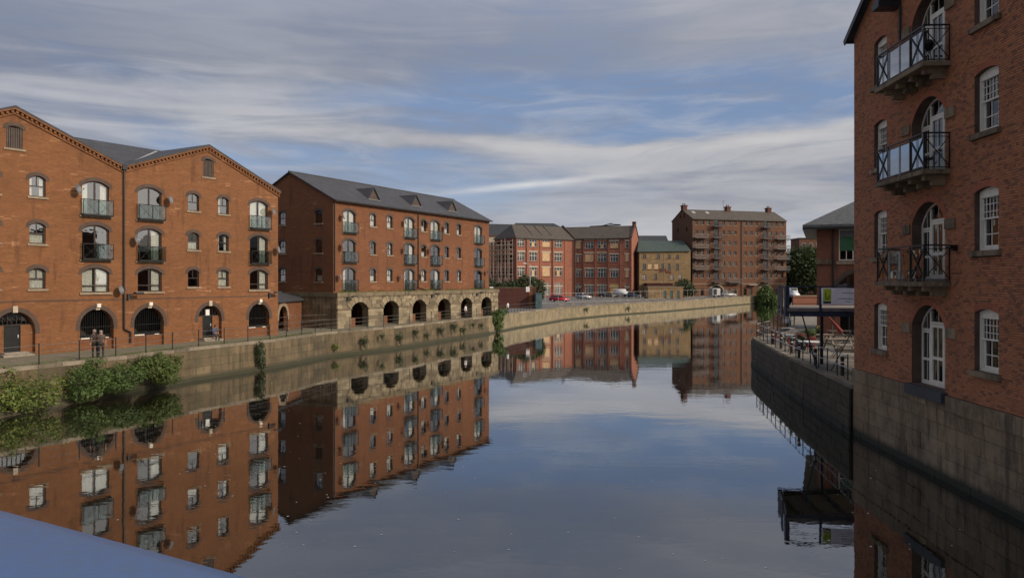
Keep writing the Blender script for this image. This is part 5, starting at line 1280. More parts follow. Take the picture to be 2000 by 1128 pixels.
# ================================================================== brick yard wall, piers, lamp posts, cabinet
yw = thing('yard_wall', 'dark red brick yard wall between the stone arcade and the far car park', 'wall', (-4.6, 126.5, G), R(2))
part('wall', wall_mesh(rect(0, 8.6, 0, 3.35), [], .3, 'wall', M_LOWB), yw); part('wall_back', MB().box(0, 8.6, .01, .35, 0, 3.34), yw, mat=M_LOWB); part('coping', MB().box(-.05, 8.65, -.06, .41, 3.352, 3.45), yw, mat=M_STONED)
for x in (.9, 6.9): part('notice_board', MB().box(x, x + .62, -.08, -.01, 2.7, 3.55), yw, mat=M_SIGNW)
pr = thing('brick_pier', 'orange brick gate pier beside the teal cabinet on the far quay', 'pier', (3.05, 127, G), 0)
part('shaft', wall_mesh(rect(-.3, .3, 0, 3.6), [], .2, 'shaft', M_B2), pr, (0, -.3, 0)); part('core', MB().box(-.3, .3, -.29, .3, 0, 3.59), pr, mat=M_B2); part('cap', MB().box(-.36, .36, -.36, .36, 3.6, 3.75), pr, mat=M_SILL)
tc_ = thing('steel_cabinet', 'tall teal steel cabinet on the far quay left of the red car', 'cabinet', (4.3, 126, G), R(10))
part('body', MB().box(-.55, .55, -.45, .45, .1, 2.45), tc_, mat=M_TEAL); part('door', MB().box(-.5, -.02, -.49, -.452, .2, 2.35).box(.02, .5, -.49, -.452, .2, 2.35), tc_, mat=M_TEAL); part('cap', MB().box(-.6, .6, -.5, .5, 2.45, 2.53), tc_, mat=M_TEAL)
def lamp_post(label, loc, h, grp='lamp posts on the far bank'):
    t = thing('lamp_post', label, 'lamp post', loc, 0, grp)
    part('pole', MB().tube((0, 0, 0), (0, 0, h), .09, .05), t, mat=M_LEAD); part('arm', MB().bar((0, 0, h - .05), (-.8, 0, h + .1), .06), t, mat=M_LEAD); part('lamp_head', MB().box(-1.15, -.6, -.14, .14, h + .03, h + .2), t, mat=M_SIGNW)
lamp_post('tall grey lamp post rising beside the brick gate pier', (3.1, 132, G), 7.4)
lamp_post('short white topped lamp post right of the teal cabinet', (4.75, 140, G), 5.3)

# ================================================================== railings
def railing(label, pts, z, spacing, hgt=1.1, rails=(.40, .72, 1.08), pr_=.032, rr_=.014, name='railing', matp=M_BLK, matr=M_RAIL, ext=.0, group=None):
    t = thing(name, label, 'railing', (pts[0][0], pts[0][1], z), 0, group); ox, oy = pts[0]
    pm = MB().tube((0, 0, -ext), (0, 0, hgt + .04), pr_, n=6).lathe((0, 0, hgt), [(.02, 0), (pr_ * 1.5, .03), (pr_ * 1.3, .07), (.005, .09)], 6).mesh('post', matp)
    acc = 0.; first = True
    for a, b_ in zip(pts, pts[1:]):
        a = Vector(a); b_ = Vector(b_); L = (b_ - a).length; d = (b_ - a) / L; s_ = acc
        while s_ < L: part('post', pm, t, (a.x + d.x * s_ - ox, a.y + d.y * s_ - oy, 0)); s_ += spacing
        acc = s_ - L
    for rz_ in rails:
        m = MB()
        for a, b_ in zip(pts, pts[1:]): m.tube((a[0] - ox, a[1] - oy, rz_), (b_[0] - ox, b_[1] - oy, rz_), rr_, n=5)
        part('rail', m, t, mat=matr)
    return t
railing('long black post and rail fence along the left riverside path', offs(QL[3:11], .32), G + .08, 2.38)
railing('short dark railing in front of the yard wall', offs([(-3.0, 96.8), (0.2, 107.4), (4.2, 117.6)], .4)[0:3], G + .08, 1.25, 1.15, (.6, 1.12))
railing('sloping handrail beside the steps at the foot of the stone arcade side', [(-20.6, 66.0), (-19.2, 70.5), (-17.6, 73.0)], G + .05, 2.3, 1.35, (.9, 1.35))
TR = offs(QR[::-1][0:4], -.28)
railing('curving black railing with pale rails around the terrace edge', [TR[0], TR[1], TR[2], TR[3]], G + .05, 1.75, 1.12, (.58, 1.12), .03, .024, matr=M_LEAD)

# fence along the car park
fn = thing('mesh_fence', 'thin grey temporary mesh fence running in front of the parked cars', 'fence', (7, 150, G), 0)
FP = [(4, 150), (20, 165), (34, 185), (52, 206), (62, 211)]
for a, b_ in zip(FP, FP[1:]):
    a = Vector(a); b_ = Vector(b_); L = (b_ - a).length; n_ = int(L / 3.4); d = (b_ - a) / L
    for k in range(n_ + 1):
        p = a + d * (L * k / n_); part('post', cached('fpost', lambda: MB().tube((0, 0, 0), (0, 0, 2.0), .035, n=5).mesh('post', M_LEAD)), fn, (p.x - 7, p.y - 150, 0))
    for z in (.12, 1.98): part('rail', MB().tube((a.x - 7, a.y - 150, z), (b_.x - 7, b_.y - 150, z), .025, n=5), fn, mat=M_LEAD)
# low kerb blocks
for k in range(11):
    q = k / 10; x = 7.5 + 27 * q; y = 137 + 40 * q
    t = part('kerb_block', cached('kerbb', lambda: MB().prism([(-.9, 0), (.9, 0), (.85, .16), (-.85, .16)], -.12, .12).mesh('kerb_block', M_STONED)), None, (x + 1.5, y + 6, G), R(50))
    tagit(t, ('leftmost', 'second', 'third', 'fourth', 'fifth', 'middle', 'seventh', 'eighth', 'ninth', 'second from last', 'rightmost')[k] + ' low dark block, counted from the left, along the far car park edge', 'parking block', 'parking blocks along the car park edge')

# ================================================================== vehicles
def car(label, loc, rz, paint, L=4.1, Wd=1.72, H=1.46, hatch=True, van=False, cat='car'):
    t = thing('parked_car' if not van else 'parked_van', label, cat, loc, rz, 'vehicles parked in the far car park')
    mp = plain('car_paint_' + str(len(MATS)), paint, .25, .1, var=.03)
    h = L / 2
    if van: pf = [(-h, .3), (-h, H - .1), (-h + .1, H), (h - 1.4, H), (h - .75, 1.15), (h - .1, 1.0), (h, .75), (h, .3)]
    elif hatch: pf = [(-h, .3), (-h, .75), (-h + .08, .98), (h - 1.05, .92), (h - .15, .76), (h, .55), (h, .28)]
    else: pf = [(-h, .3), (-h, .72), (-h + .1, .95), (-h + .75, .98), (h - 1.15, .92), (h - .15, .74), (h, .52), (h, .28)]
    m = MB(); m.prism(pf, -Wd / 2, Wd / 2)
    me = m.mesh('body', mp); bm_ = bmesh.new(); bm_.from_mesh(me); bmesh.ops.bevel(bm_, geom=[e for e in bm_.edges], offset=.06, segments=2, affect='EDGES'); bm_.to_mesh(me); bm_.free()
    for p in me.polygons: p.use_smooth = True
    part('body', me, t)
    if not van:
        ca_ = [(-h + .12 if hatch else -h + .8, .95), (h - 1.15, .92), (h - 1.9, H), (-h + (.5 if hatch else 1.25), H)]
        m = MB(); w0, w1 = Wd / 2 - .04, Wd / 2 - .24; k = len(m.v)
        m.v += [(x, -(w0 if z < 1 else w1), z) for x, z in ca_] + [(x, (w0 if z < 1 else w1), z) for x, z in ca_]
        m.f += [[0, 1, 2, 3], [7, 6, 5, 4], [0, 4, 5, 1], [1, 5, 6, 2], [2, 6, 7, 3], [3, 7, 4, 0]]
        part('window_glass', m, t, mat=M_CGL)
        x0, x1 = ca_[3][0] - .05, ca_[2][0] + .05; part('car_roof', MB().box(x0, x1, -w1 - .02, w1 + .02, H - .02, H + .03).bar((x1, -w1, H), (ca_[1][0], -w0, .93), .06).bar((x1, w1, H), (ca_[1][0], w0, .93), .06).bar((x0, -w1, H), (ca_[0][0], -w0, .95), .09).bar((x0, w1, H), (ca_[0][0], w0, .95), .09).bar(((x0 + x1) / 2, -w1 - .01, H), ((x0 + x1) / 2, -w0 - .01, .93), .06), t, mat=mp)
    else: part('window_glass', MB().slab([(h - 1.35, -Wd / 2 + .12, H - .06), (h - .82, -Wd / 2 + .12, 1.2), (h - .82, Wd / 2 - .12, 1.2), (h - 1.35, Wd / 2 - .12, H - .06)], -.03), t, mat=M_CGL)
    for sx in (-1, 1):
        for sy in (-1, 1):
            wh = part('wheel', cached('wheel', lambda: MB().tube((0, -.1, 0), (0, .1, 0), .31, n=16).mesh('wheel', M_TIRE)), t, (sx * (h - .78), sy * (Wd / 2 - .09), .31))
            part('rim', cached('rim', lambda: MB().tube((0, -.112, 0), (0, .112, 0), .18, n=10).mesh('rim', M_LEAD)), wh)
    for sy in (-1, 1): part('headlight', cached('hl', lambda: MB().box(-.05, .05, -.17, .17, -.07, .07).mesh('headlight', M_PLAS)), t, (h - .06, sy * (Wd / 2 - .27), .66)); part('tail_light', cached('tl', lambda: MB().box(-.03, .03, -.12, .12, -.09, .09).mesh('tail_light', M_RED)), t, (-h - .0, sy * (Wd / 2 - .2), .78))
    return t
car('bright red hatchback standing alone at the left of the far car park', (10.0, 163, G), R(-12), (.38, .012, .03))
car('silver hatchback right of the red car, seen from its front corner', (17.4, 187, G), R(-35), (.42, .43, .45), 3.7)
car('low black car between the silver hatchback and the dark blue saloon', (25.2, 203, G), R(-8), (.012, .012, .014), 4.6, 1.75, 1.4, False)
car('dark blue saloon to the left of the pale silver coupe', (31.4, 200, G), R(-14), (.02, .028, .045), 4.5, 1.78, 1.42, False)
car('pale silver coupe nearest the small yellow brick block', (37.4, 197, G), R(-10), (.48, .47, .46), 4.3, 1.75, 1.38, False)
car('white van parked close to the derelict works behind the dark blue saloon', (29.6, 206.5, G), R(-20), (.6, .6, .62), 4.9, 1.9, 2.2, van=True, cat='van')
car('white van parked below the trees between the tall mill and the pub', (74.5, 205, G + 0.0), R(-80), (.55, .57, .62), 5.5, 2.0, 2.5, van=True, cat='van')
car('grey estate car in front of the archway of the tall mill', (60, 213.5, G), R(15), (.42, .42, .43), 4.5, 1.75, 1.5, True)
tk = thing('parked_trailer', 'grey box trailer parked left of the mill archway', 'trailer', (54.6, 207, G), R(20), None)
part('box', MB().box(-1.2, 1.2, -.9, .9, .5, 2.4), tk, mat=M_LEAD); part('side_panel', MB().box(-1.0, .1, -.93, -.902, .7, 2.2), tk, mat=M_CGL)
for s_ in (-.7, .7): part('wheel', cached('wheel', None), tk, (s_, -.85, .31))

# small yellow brick block on the quay
yk = thing('small_brick_block', 'small flat roofed yellow brick block with three dark doors on the far quay', 'building', (36.6, 189, G), R(6))
part('wall', wall_mesh(rect(-3.2, 5.7, 0, 2.85), [off(rect(-.35, .35, 0, 2.0), x, .02) for x in (1.05, 2.7, 4.4)], .2, 'wall', M_YEL), yk)
part('side_wall', MB().box(-3.2, 5.7, .22, 3.4, 0, 2.8), yk, mat=M_YEL); part('roof', MB().box(-3.35, 5.85, -.15, 3.55, 2.852, 3.0), yk, mat=M_SILL)
for x in (1.05, 2.7, 4.4): part('door', MB().box(x - .34, x + .34, .08, .12, .02, 2.0), yk, mat=M_TEAL)

# ================================================================== bridge parapet by the camera
bg_ = thing('bridge', 'smooth blue grey painted bridge parapet beam crossing the bottom left corner', 'bridge', (0, 0, 0))
def arcb(t):  # centre line of far edge, slight convex bow
    x = -8 + t * 14; base_y = 2.6 - (x + 1.74) * .5625
    return Vector((x, base_y - .012 * (x + 1.26) ** 2 + .010, 0))
m = MB(); n_ = 60; prf = [(0, -.30), (.0, -.05), (.012, -.02), (.03, 0), (.10, .016), (.28, .022), (.46, .016), (.52, 0), (.55, -.04), (.55, -.30)]
for i in range(n_ + 1):
    p = arcb(i / n_); q = arcb(min(1, i / n_ + .01)) - arcb(max(0, i / n_ - .01)); q.normalize(); nn = Vector((q.y, -q.x, 0))
    if nn.y > 0: nn = -nn
    for a, z in prf: m.v.append((p.x + nn.x * a, p.y + nn.y * a, 6.035 + z))
k = len(prf)
for i in range(n_):
    for j in range(k - 1): m.f.append([i * k + j, (i + 1) * k + j, (i + 1) * k + j + 1, i * k + j + 1])
o = part('parapet_beam', m, bg_, mat=M_BRG, smooth=True)
m = MB(); m.slab([(-9, 6.2, 5.2), (6.5, -2.4, 5.2), (6.5, -6, 5.2), (-9, 2.4, 5.2)], .5); part('bridge_deck', m, bg_, mat=M_ASPH)
m = MB()
for i in range(0, 40):
    p = arcb(i / 40) + Vector((-.1, -.3, 0)); m.bar((p.x, p.y, 5.2), (p.x, p.y, 5.75), .03)
part('balusters', m, bg_, mat=M_STEELB)

# ================================================================== vegetation
def redchair(label, loc, rz):
    t = chair(label, loc, rz, M_RED, 'red chairs on the pub terrace'); return t
def leaf_cloud(name, par, blobs, n_, size, mat, seed=1, flat=.0, label=None, kind=None):
    rnd = random.Random(seed); m = MB()
    tot = sum(b_[3] * b_[4] * b_[5] for b_ in blobs)
    for (cx, cy, cz2, rx, ry, rz) in [(b_[0], b_[1], b_[2], b_[3], b_[4], b_[5]) for b_ in blobs]:
        for _ in range(int(n_ * rx * ry * rz / tot)):
            while True:
                x, y, z = (rnd.uniform(-1, 1) for _ in range(3)); r2 = x * x + y * y + z * z
                if r2 <= 1 and (r2 > .35 or rnd.random() < .35) and (math.sin((cx + x * rx) * 5.1 + seed) * math.sin((cy + y * ry) * 4.3 + 1) * math.sin((cz2 + z * rz) * 6.2) > -.28 or rnd.random() < .25 or rx > 2.6): break
            j = 1 + rnd.uniform(-.12, .18)
            p = Vector((cx + x * rx * j, cy + y * ry * j, cz2 + z * rz * j)); s_ = size * rnd.choice((.5, .8, 1.0, 1.2, 1.7)) * rnd.uniform(.85, 1.15)
            nrm = Vector((x / rx + rnd.uniform(-.9, .9), y / ry + rnd.uniform(-.9, .9), z / rz + rnd.uniform(-.3, 1.2))).normalized()
            u = nrm.orthogonal().normalized(); v = nrm.cross(u); a = rnd.uniform(0, 6.28); uu = u * math.cos(a) + v * math.sin(a); vv = nrm.cross(uu)
            m.poly([p - uu * s_, p - vv * s_ * .45, p + uu * s_, p + vv * s_ * .45])
    return part(name, m, par, mat=mat, label=label, kind=kind)
def bush(label, loc, blobs, n_, size, mat, seed, name='bush', cat='bush', stems=4, group=None, trunk=False, droop=0.):
    if droop:
        rs = random.Random(seed * 7)
        for b_ in list(blobs):
            for _ in range(5):
                a = rs.uniform(0, 6.28); q = rs.uniform(.75, 1.1); blobs.append((b_[0] + b_[3] * q * math.cos(a), b_[1] + b_[4] * q * math.sin(a), b_[2] + b_[5] * rs.uniform(-.5, .95), b_[3] * rs.uniform(.14, .34), b_[4] * rs.uniform(.14, .34), b_[5] * rs.uniform(.2, .5)))
    t = thing(name, label, cat, loc, 0, group)
    leaf_cloud('foliage' if not trunk else 'crown', t, blobs, n_, size, mat, seed)
    rnd = random.Random(seed + 5)
    for k in range(stems):
        b_ = blobs[k % len(blobs)]; m = MB(); x0 = rnd.uniform(-.2, .2) + (b_[0] * .5 if not trunk else 0); m.tube((x0, b_[1] * .3, -.1), (b_[0] + rnd.uniform(-.2, .2), b_[1], b_[2]), .05 if not trunk else .3, .02 if not trunk else .08, 6)
        part('stem' if not trunk else 'trunk', m, t, mat=M_BARK)
    return t
# bushes on the left bank in front of the quay wall (earth bank first)
m = MB(); bank = [(-31, 27), (-27.6, 36), (-25.9, 40.5), (-24.2, 44.8), (-22.6, 49.6), (-21.8, 51.6)]
for i in range(len(bank) - 1):
    a, b_ = Vector(bank[i]), Vector(bank[i + 1]); q = 1 - i / 5; q2 = 1 - (i + 1) / 5
    oa, ob = a + Vector((2.4, -1.0)) * q, b_ + Vector((2.4, -1.0)) * q2
    m.poly([(oa.x, oa.y, -.1), (ob.x, ob.y, -.1), (b_.x - .4, b_.y, .5 + .5 * q2), (a.x - .4, a.y, .5 + .5 * q)])
part('river_bank', m, mat=M_EARTH, kind='structure')
_b = bush('sprawling yellow green bush at the far left edge of the river', (-26.2, 38.6, .3), [(0, 0, .8, 2.0, 1.5, 1.1), (-2.2, -.5, 1.0, 1.7, 1.5, 1.2), (1.5, .9, .5, 1.5, 1.2, .8), (-3.8, -1.8, 1.2, 1.8, 1.6, 1.3), (.3, 1.0, 1.9, .5, .5, .6), (-1.2, .6, 2.0, .45, .5, .7), (1.8, 2.0, 1.3, .8, .8, .6)], 12000, .075, M_LEAFY, 3, droop=.3); _b.scale = (1, 1, .84)
_b = bush('dark green bush against the quay wall below the strolling couple', (-24.0, 43.2, .4), [(0, 0, .9, 1.3, 1.2, 1.0), (1.2, 1.7, .9, 1.2, 1.1, .85), (-.3, .8, 1.7, .55, .6, .6), (.6, .4, 2.05, .3, .35, .5), (.4, -.9, .2, .9, .8, .6), (1.5, .6, .4, .9, .8, .5)], 9500, .07, M_LEAF, 4, droop=.3); _b.scale = (1, 1, .84)
_b = bush('green bush overhanging the quay wall right of the couple', (-22.0, 47.8, .5), [(0, 0, .9, 1.0, 1.2, .8), (.3, 1.2, 1.05, .6, .8, .7), (-.4, -.9, 1.2, .7, .8, .8), (-.2, .6, 1.7, .4, .5, .45), (.5, .0, .2, .8, .9, .5)], 9500, .065, M_LEAFM, 5, droop=.3); _b.scale = (1, 1, .84)
bush('trailing ivy clump hanging on the quay wall below the fence', (-18.75, 57.2, .8), [(0, 0, .5, .45, .35, .95), (0.1, .3, -.2, .3, .3, .5)], 900, .07, M_LEAFD, 6, 'ivy_clump', 'ivy', 2)
bush('leafy sapling growing out of the quay wall below the last arch', (-2.1, 99.0, 1.0), [(0, 0, .9, 1.1, .9, .8), (.7, .8, 1.6, .8, .8, .6), (.5, .2, -.2, .6, .5, .8)], 2200, .11, M_LEAF, 7, 'sapling', 'sapling', 3)
bush('small yellow green weed by the ladder recess in the quay wall', (-15.6, 67.9, .6), [(0, 0, .3, .4, .3, .35)], 250, .06, M_LEAFY, 8, 'weed', 'weed', 1)
wl = [(-13.9, 71.0, 1.2), (-12.6, 73.1, 1.5), (-11.3, 75.7, 1.2), (-10.1, 78.8, 1.5), (-9.2, 81.0, 1.0), (-8.0, 83.9, 1.4), (-6.8, 86.9, 1.6), (-5.9, 89.1, 1.1), (-4.9, 91.6, 1.5), (-4.0, 93.9, 1.3), (13.0, 136.8, 1.6), (22.6, 151.2, 1.2)]
w0 = thing('weed_tuft', 'small green weed tuft growing from the face of the stone quay', 'weed', (0, 0, 0), 0, 'weed tufts growing on the quay walls')
leaf_cloud('foliage', w0, [(0, 0, 0, .42, .3, .40), (.1, 0, -.35, .2, .2, .4)], 260, .06, M_LEAFD, 12)
part('stem', MB().tube((-.25, .1, .1), (.1, 0, -.3), .02, .01, 5), w0, mat=M_BARK)
for k, p in enumerate(wl):
    o = w0 if k == 0 else copy_tree(w0)
    o['label'] = 'weed tuft on the quay wall face ' + ('left of the first stone arch', 'below the first stone arch', 'between the first and second stone arches', 'below the second stone arch', 'between the second and third stone arches', 'below the third stone arch', 'between the third and fourth stone arches', 'below the fourth stone arch', 'below the fifth stone arch', 'between the fifth and last stone arches', 'below the red car', 'below the dark cars')[k]
    o.location = (p[0] + .25, p[1] - .15, p[2]); s_ = random.uniform(.7, 1.35); o.scale = (s_, s_, s_ * random.uniform(.8, 1.3))
bush('dark ivy thicket behind the yard wall', (-1.5, 133, G), [(-3, 0, 3.3, 2.4, 2, 1.7), (1, 0, 3.0, 2.5, 2, 1.5), (4.0, 1, 3.8, 2.2, 2, 1.6), (5.8, 2, 3.0, 1.6, 2, 2.0)], 6500, .2, M_LEAFD, 9, 'thicket', 'shrubs')
bush('round green bush at the corner of the far quay beside the river', (71.5, 217, 0), [(0, 0, 2.4, 2.3, 2.4, 2.3), (1.6, -.5, 1.3, 2.0, 2, 1.6), (-1.0, 0, 1.0, 1.5, 2, 1.2), (.3, 0, 4.2, 1.2, 1, 1.2)], 4500, .26, M_LEAF, 10)
bush('dark rounded bush behind the small yellow brick block', (45.8, 205, G), [(0, 0, 2.6, 2.6, 2.2, 2.2), (1.6, .3, 1.8, 1.8, 2, 1.6)], 3000, .22, M_LEAFD, 11)
bush('large dark green tree filling the gap between the tall mill and the pub', (91, 240, G), [(0, 0, 8.5, 7.5, 6, 6.0), (-4.5, 2, 6, 5, 5, 5), (5, 1, 7, 5.5, 5, 6), (1, 0, 12.0, 5, 4, 3.4), (8.5, 2, 9, 4, 4, 4.5), (2, -1, 4, 8, 4, 3.4)], 22000, .36, M_LEAFD, 13, 'broadleaf_tree', 'tree', 5, None, True)
bush('yellow green willow like tree leaning beside the pub roof', (89, 218, G), [(5.5, 0, 7.0, 3.6, 3, 5.5), (7.2, 0, 4.2, 3, 3, 4), (4, 0, 10.4, 3.0, 3, 2.6)], 8000, .34, M_LEAF, 14, 'broadleaf_tree', 'tree', 3, None, True)
# grass verge beside the path wall (stuff)
rnd = random.Random(3); m = MB()
pa = offs(QL[4:9], .95)
for a, b_ in zip(pa, pa[1:]):
    a, b_ = Vector(a), Vector(b_); L = (b_ - a).length
    for _ in range(int(L * 170)):
        p = a + (b_ - a) * rnd.random() + Vector((rnd.gauss(-.1, .22), rnd.gauss(0, .1))); h = rnd.uniform(.05, .2); t_ = rnd.uniform(0, 3.14); dx_, dy_ = .02 * math.cos(t_), .02 * math.sin(t_)
        m.poly([(p.x - dx_, p.y - dy_, G), (p.x + dx_, p.y + dy_, G), (p.x + rnd.uniform(-.05, .05), p.y + rnd.uniform(-.05, .05), G + h)])
o = part('verge_grass', m, mat=M_LEAFY, kind='stuff'); tagit(o, 'ragged grass growing along the inner edge of the riverside coping', 'grass')
# grass growing on the podium ledge
m = MB()
for _ in range(900):
    x = rnd.uniform(0, 31); y = rnd.uniform(-.9, -.2); c, s_ = math.cos(A2), math.sin(A2); X = P2_[0] + x * c - y * s_; Y = P2_[1] + x * s_ + y * c; h = rnd.uniform(.05, .28) * (1 if math.sin(x * 1.3) > 0 else .4)
    m.poly([(X - .03, Y, 5.54), (X + .03, Y, 5.54), (X + rnd.uniform(-.08, .08), Y, 5.54 + h)])
o = part('ledge_weeds', m, mat=M_LEAFY, kind='stuff'); tagit(o, 'thin weeds sprouting along the top of the stone arcade ledge', 'weeds')
# floating flecks
m = MB()
for _ in range(320):
    Y = rnd.uniform(16, 60) ** 1; X = rnd.uniform(-.55, .62) * Y; s_ = rnd.uniform(.012, .045)
    if X > 13 or X < -18: continue
    m.poly([(X - s_, Y, .006), (X, Y - s_ * .8, .006), (X + s_, Y, .006), (X, Y + s_, .006)])
o = part('floating_flecks', m, mat=M_PLAS, kind='stuff'); tagit(o, 'tiny pale flecks of foam and leaves floating on the river', 'flecks')

# ================================================================== terrace furniture
def tt(x, y): return (x, y, G + .004)
def picnic(label, loc, rz):
    t = thing('picnic_table', label, 'picnic table', loc, rz, 'picnic tables on the pub terrace')
    pl = cached('plank', lambda: MB().box(-.9, .9, -.068, .068, 0, .045).mesh('plank', M_WOOD))
    for k in range(5): part('table_plank', pl, t, (0, -.30 + k * .15, .72))
    for s_ in (-1, 1):
        for k in range(2): part('bench_plank', pl, t, (0, s_ * (.70 + k * .15) - (.0), .42))
    for sx in (-.65, .65):
        for s_ in (-1, 1): part('leg', MB().bar((sx, s_ * .28, .72), (sx, s_ * .75, 0), .09, .05), t, mat=M_WOOD)
        part('cross_bar', MB().bar((sx, -.85, .40), (sx, .85, .40), .05, .09), t, mat=M_WOOD)
    return t
picnic('picnic table nearest the right mill wall on the terrace', tt(21.9, 51.5), R(8))
picnic('picnic table just behind the nearest one under the steel deck', tt(22.2, 55.5), R(5))
picnic('picnic table furthest back by the pub wall', tt(25.4, 59.5), R(-3))
def rtable(label, loc, top=M_LEAD, r=.55):
    t = thing('round_table', label, 'table', loc, 0, 'round tables on the pub terrace')
    part('table_top', MB().lathe((0, 0, .72), [(.01, .03), (r, .03), (r, 0), (.01, 0)], 20), t, mat=top)
    part('pedestal', MB().tube((0, 0, .03), (0, 0, .72), .035), t, mat=M_BLK); part('foot', MB().lathe((0, 0, 0), [(.28, 0), (.26, .03), (.04, .05)]), t, mat=M_BLK)
    for q in range(3):
        a = q * 2.09 + .4; part('leg', MB().bar((.05 * math.cos(a), .05 * math.sin(a), .7), (.4 * math.cos(a), .4 * math.sin(a), 0), .04), t, mat=M_BLK)
picnic('picnic table on the open paving left of the dark parasol', tt(20.6, 57.6), R(20))
picnic('picnic table against the right mill side with its end to the railing', tt(20.2, 46.5), R(70))
picnic('picnic table between the pub wall and the dark parasol', tt(23.0, 60.8), R(-15))
rtable('round grey table left of the red flowers', tt(20.0, 55.5)); rtable('round grey table behind the red flower planter', tt(21.8, 59.5)); rtable('white topped round table near the railing beside the red flowers', tt(19.1, 49.3), M_PLAS, .7)
rtable('round grey table furthest left at the back railing', tt(22.6, 63.0))
def planter(label, loc, lm, tall=.7, r=.36, fl=None, barrel=M_CHIM):
    t = thing('barrel_planter', label, 'planter', loc, 0)
    part('barrel', MB().lathe((0, 0, 0), [(r * .8, 0), (r, tall * .5), (r * .85, tall), (r * .75, tall), (.02, tall - .06)]), t, mat=barrel)
    for z in (.2, .75): part('hoop', MB().lathe((0, 0, tall * z), [(r * .93, -.02), (r * 1.0, -.02), (r * 1.0, .02), (r * .93, .02)]), t, mat=M_BLK)
    leaf_cloud('foliage', t, [(0, 0, tall + .22, r * 1.1, r * 1.1, .28)], 350, .07, lm, 21)
    if fl: leaf_cloud('flowers', t, [(0, 0, tall + .35, r, r, .2)], 160, .06, fl, 22)
planter('barrel planter with bright red flowers by the terrace railing', tt(19.25, 51.2), M_LEAFD, .65, .36, M_RED, M_BLK)
planter('reddish brown barrel planter with green foliage beside the picnic table', tt(20.9, 53.8), M_LEAF, .8, .42)
planter('small planter with yellow flowers under the steel deck', tt(24.4, 61.0), M_LEAFD, .5, .3, M_YELL)
um = thing('folded_parasol', 'closed red parasol leaning over a table under the steel deck', 'parasol', tt(23.0, 54.3))
part('pole', MB().tube((-.9, 0, 2.4), (.5, 0, .75), .03), um, mat=M_WOOD); part('canopy', MB().tube((-.6, 0, 2.05), (.3, 0, 1.0), .06, .16, 10), um, mat=M_REDD)
um = thing('open_parasol', 'dark green parasol open over the round table at the back of the terrace', 'parasol', tt(22.9, 62.2))
part('pole', MB().tube((0, 0, 0), (0, 0, 2.4), .03), um, mat=M_WOOD); part('canopy', MB().lathe((0, 0, 0), [(1.3, 1.95), (.7, 2.25), (.02, 2.5)], 8), um, mat=M_TEAL)
um = thing('open_parasol', 'dark brown parasol slope above the picnic tables under the deck', 'parasol', tt(24.0, 57.5))
part('pole', MB().tube((0, 0, 0), (0, 0, 2.6), .03), um, mat=M_WOOD); part('canopy', MB().lathe((0, 0, 0), [(1.4, 2.05), (.7, 2.4), (.02, 2.65)], 8), um, mat=M_VENT)
redchair('red slatted chair on the river side of the white topped table', tt(18.3, 49.9), R(100)); redchair('red slatted chair behind the white topped table', tt(19.6, 50.3), R(-20)); redchair('red slatted chair beside the round table left of the red flowers', tt(19.5, 56.3), R(60)); redchair('red slatted chair beside the round table behind the flower planter', tt(22.5, 59.0), R(-80))
# bollards / posts
b0 = None
for k, (x, y) in enumerate(((16.0, 37.2), (16.4, 41.5), (17.0, 45.5), (17.9, 49.2), (18.5, 52.8), (19.0, 56.0))):
    lab = ['bollard nearest the right mill wall on the terrace', 'second bollard from the right mill wall', 'third bollard from the right mill wall', 'fourth bollard, in front of the white table', 'fifth bollard, left of the red flowers', 'bollard furthest from the mill near the white notice'][k]
    if b0 is None:
        b0 = o = thing('bollard', 'black round topped ' + lab, 'bollard', tt(x, y), 0, 'black bollards along the terrace edge')
        part('shaft', MB().lathe((0, 0, 0), [(.11, 0), (.11, .06), (.085, .08), (.085, .82), (.10, .85), (.10, .9), (.06, .97), (.005, 1.0)]), o, mat=M_BLK); part('band', MB().lathe((0, 0, .68), [(.088, 0), (.09, .005), (.09, .06), (.088, .065)]), o, mat=M_PLAS)
    else: copy_tree(b0, tt(x, y), 0, 'black round topped ' + lab)
nb = thing('notice_board', 'white notice board fixed to the terrace railing near the far corner', 'notice', tt(18.95, 58.0), R(72))
part('panel', MB().box(-.32, .32, -.02, .02, .42, 1.12), nb, mat=M_SIGNW); part('frame', MB().ring(rect(-.36, .36, .38, 1.16), rect(-.32, .32, .42, 1.12), -.03, .03), nb, mat=M_STEELB)

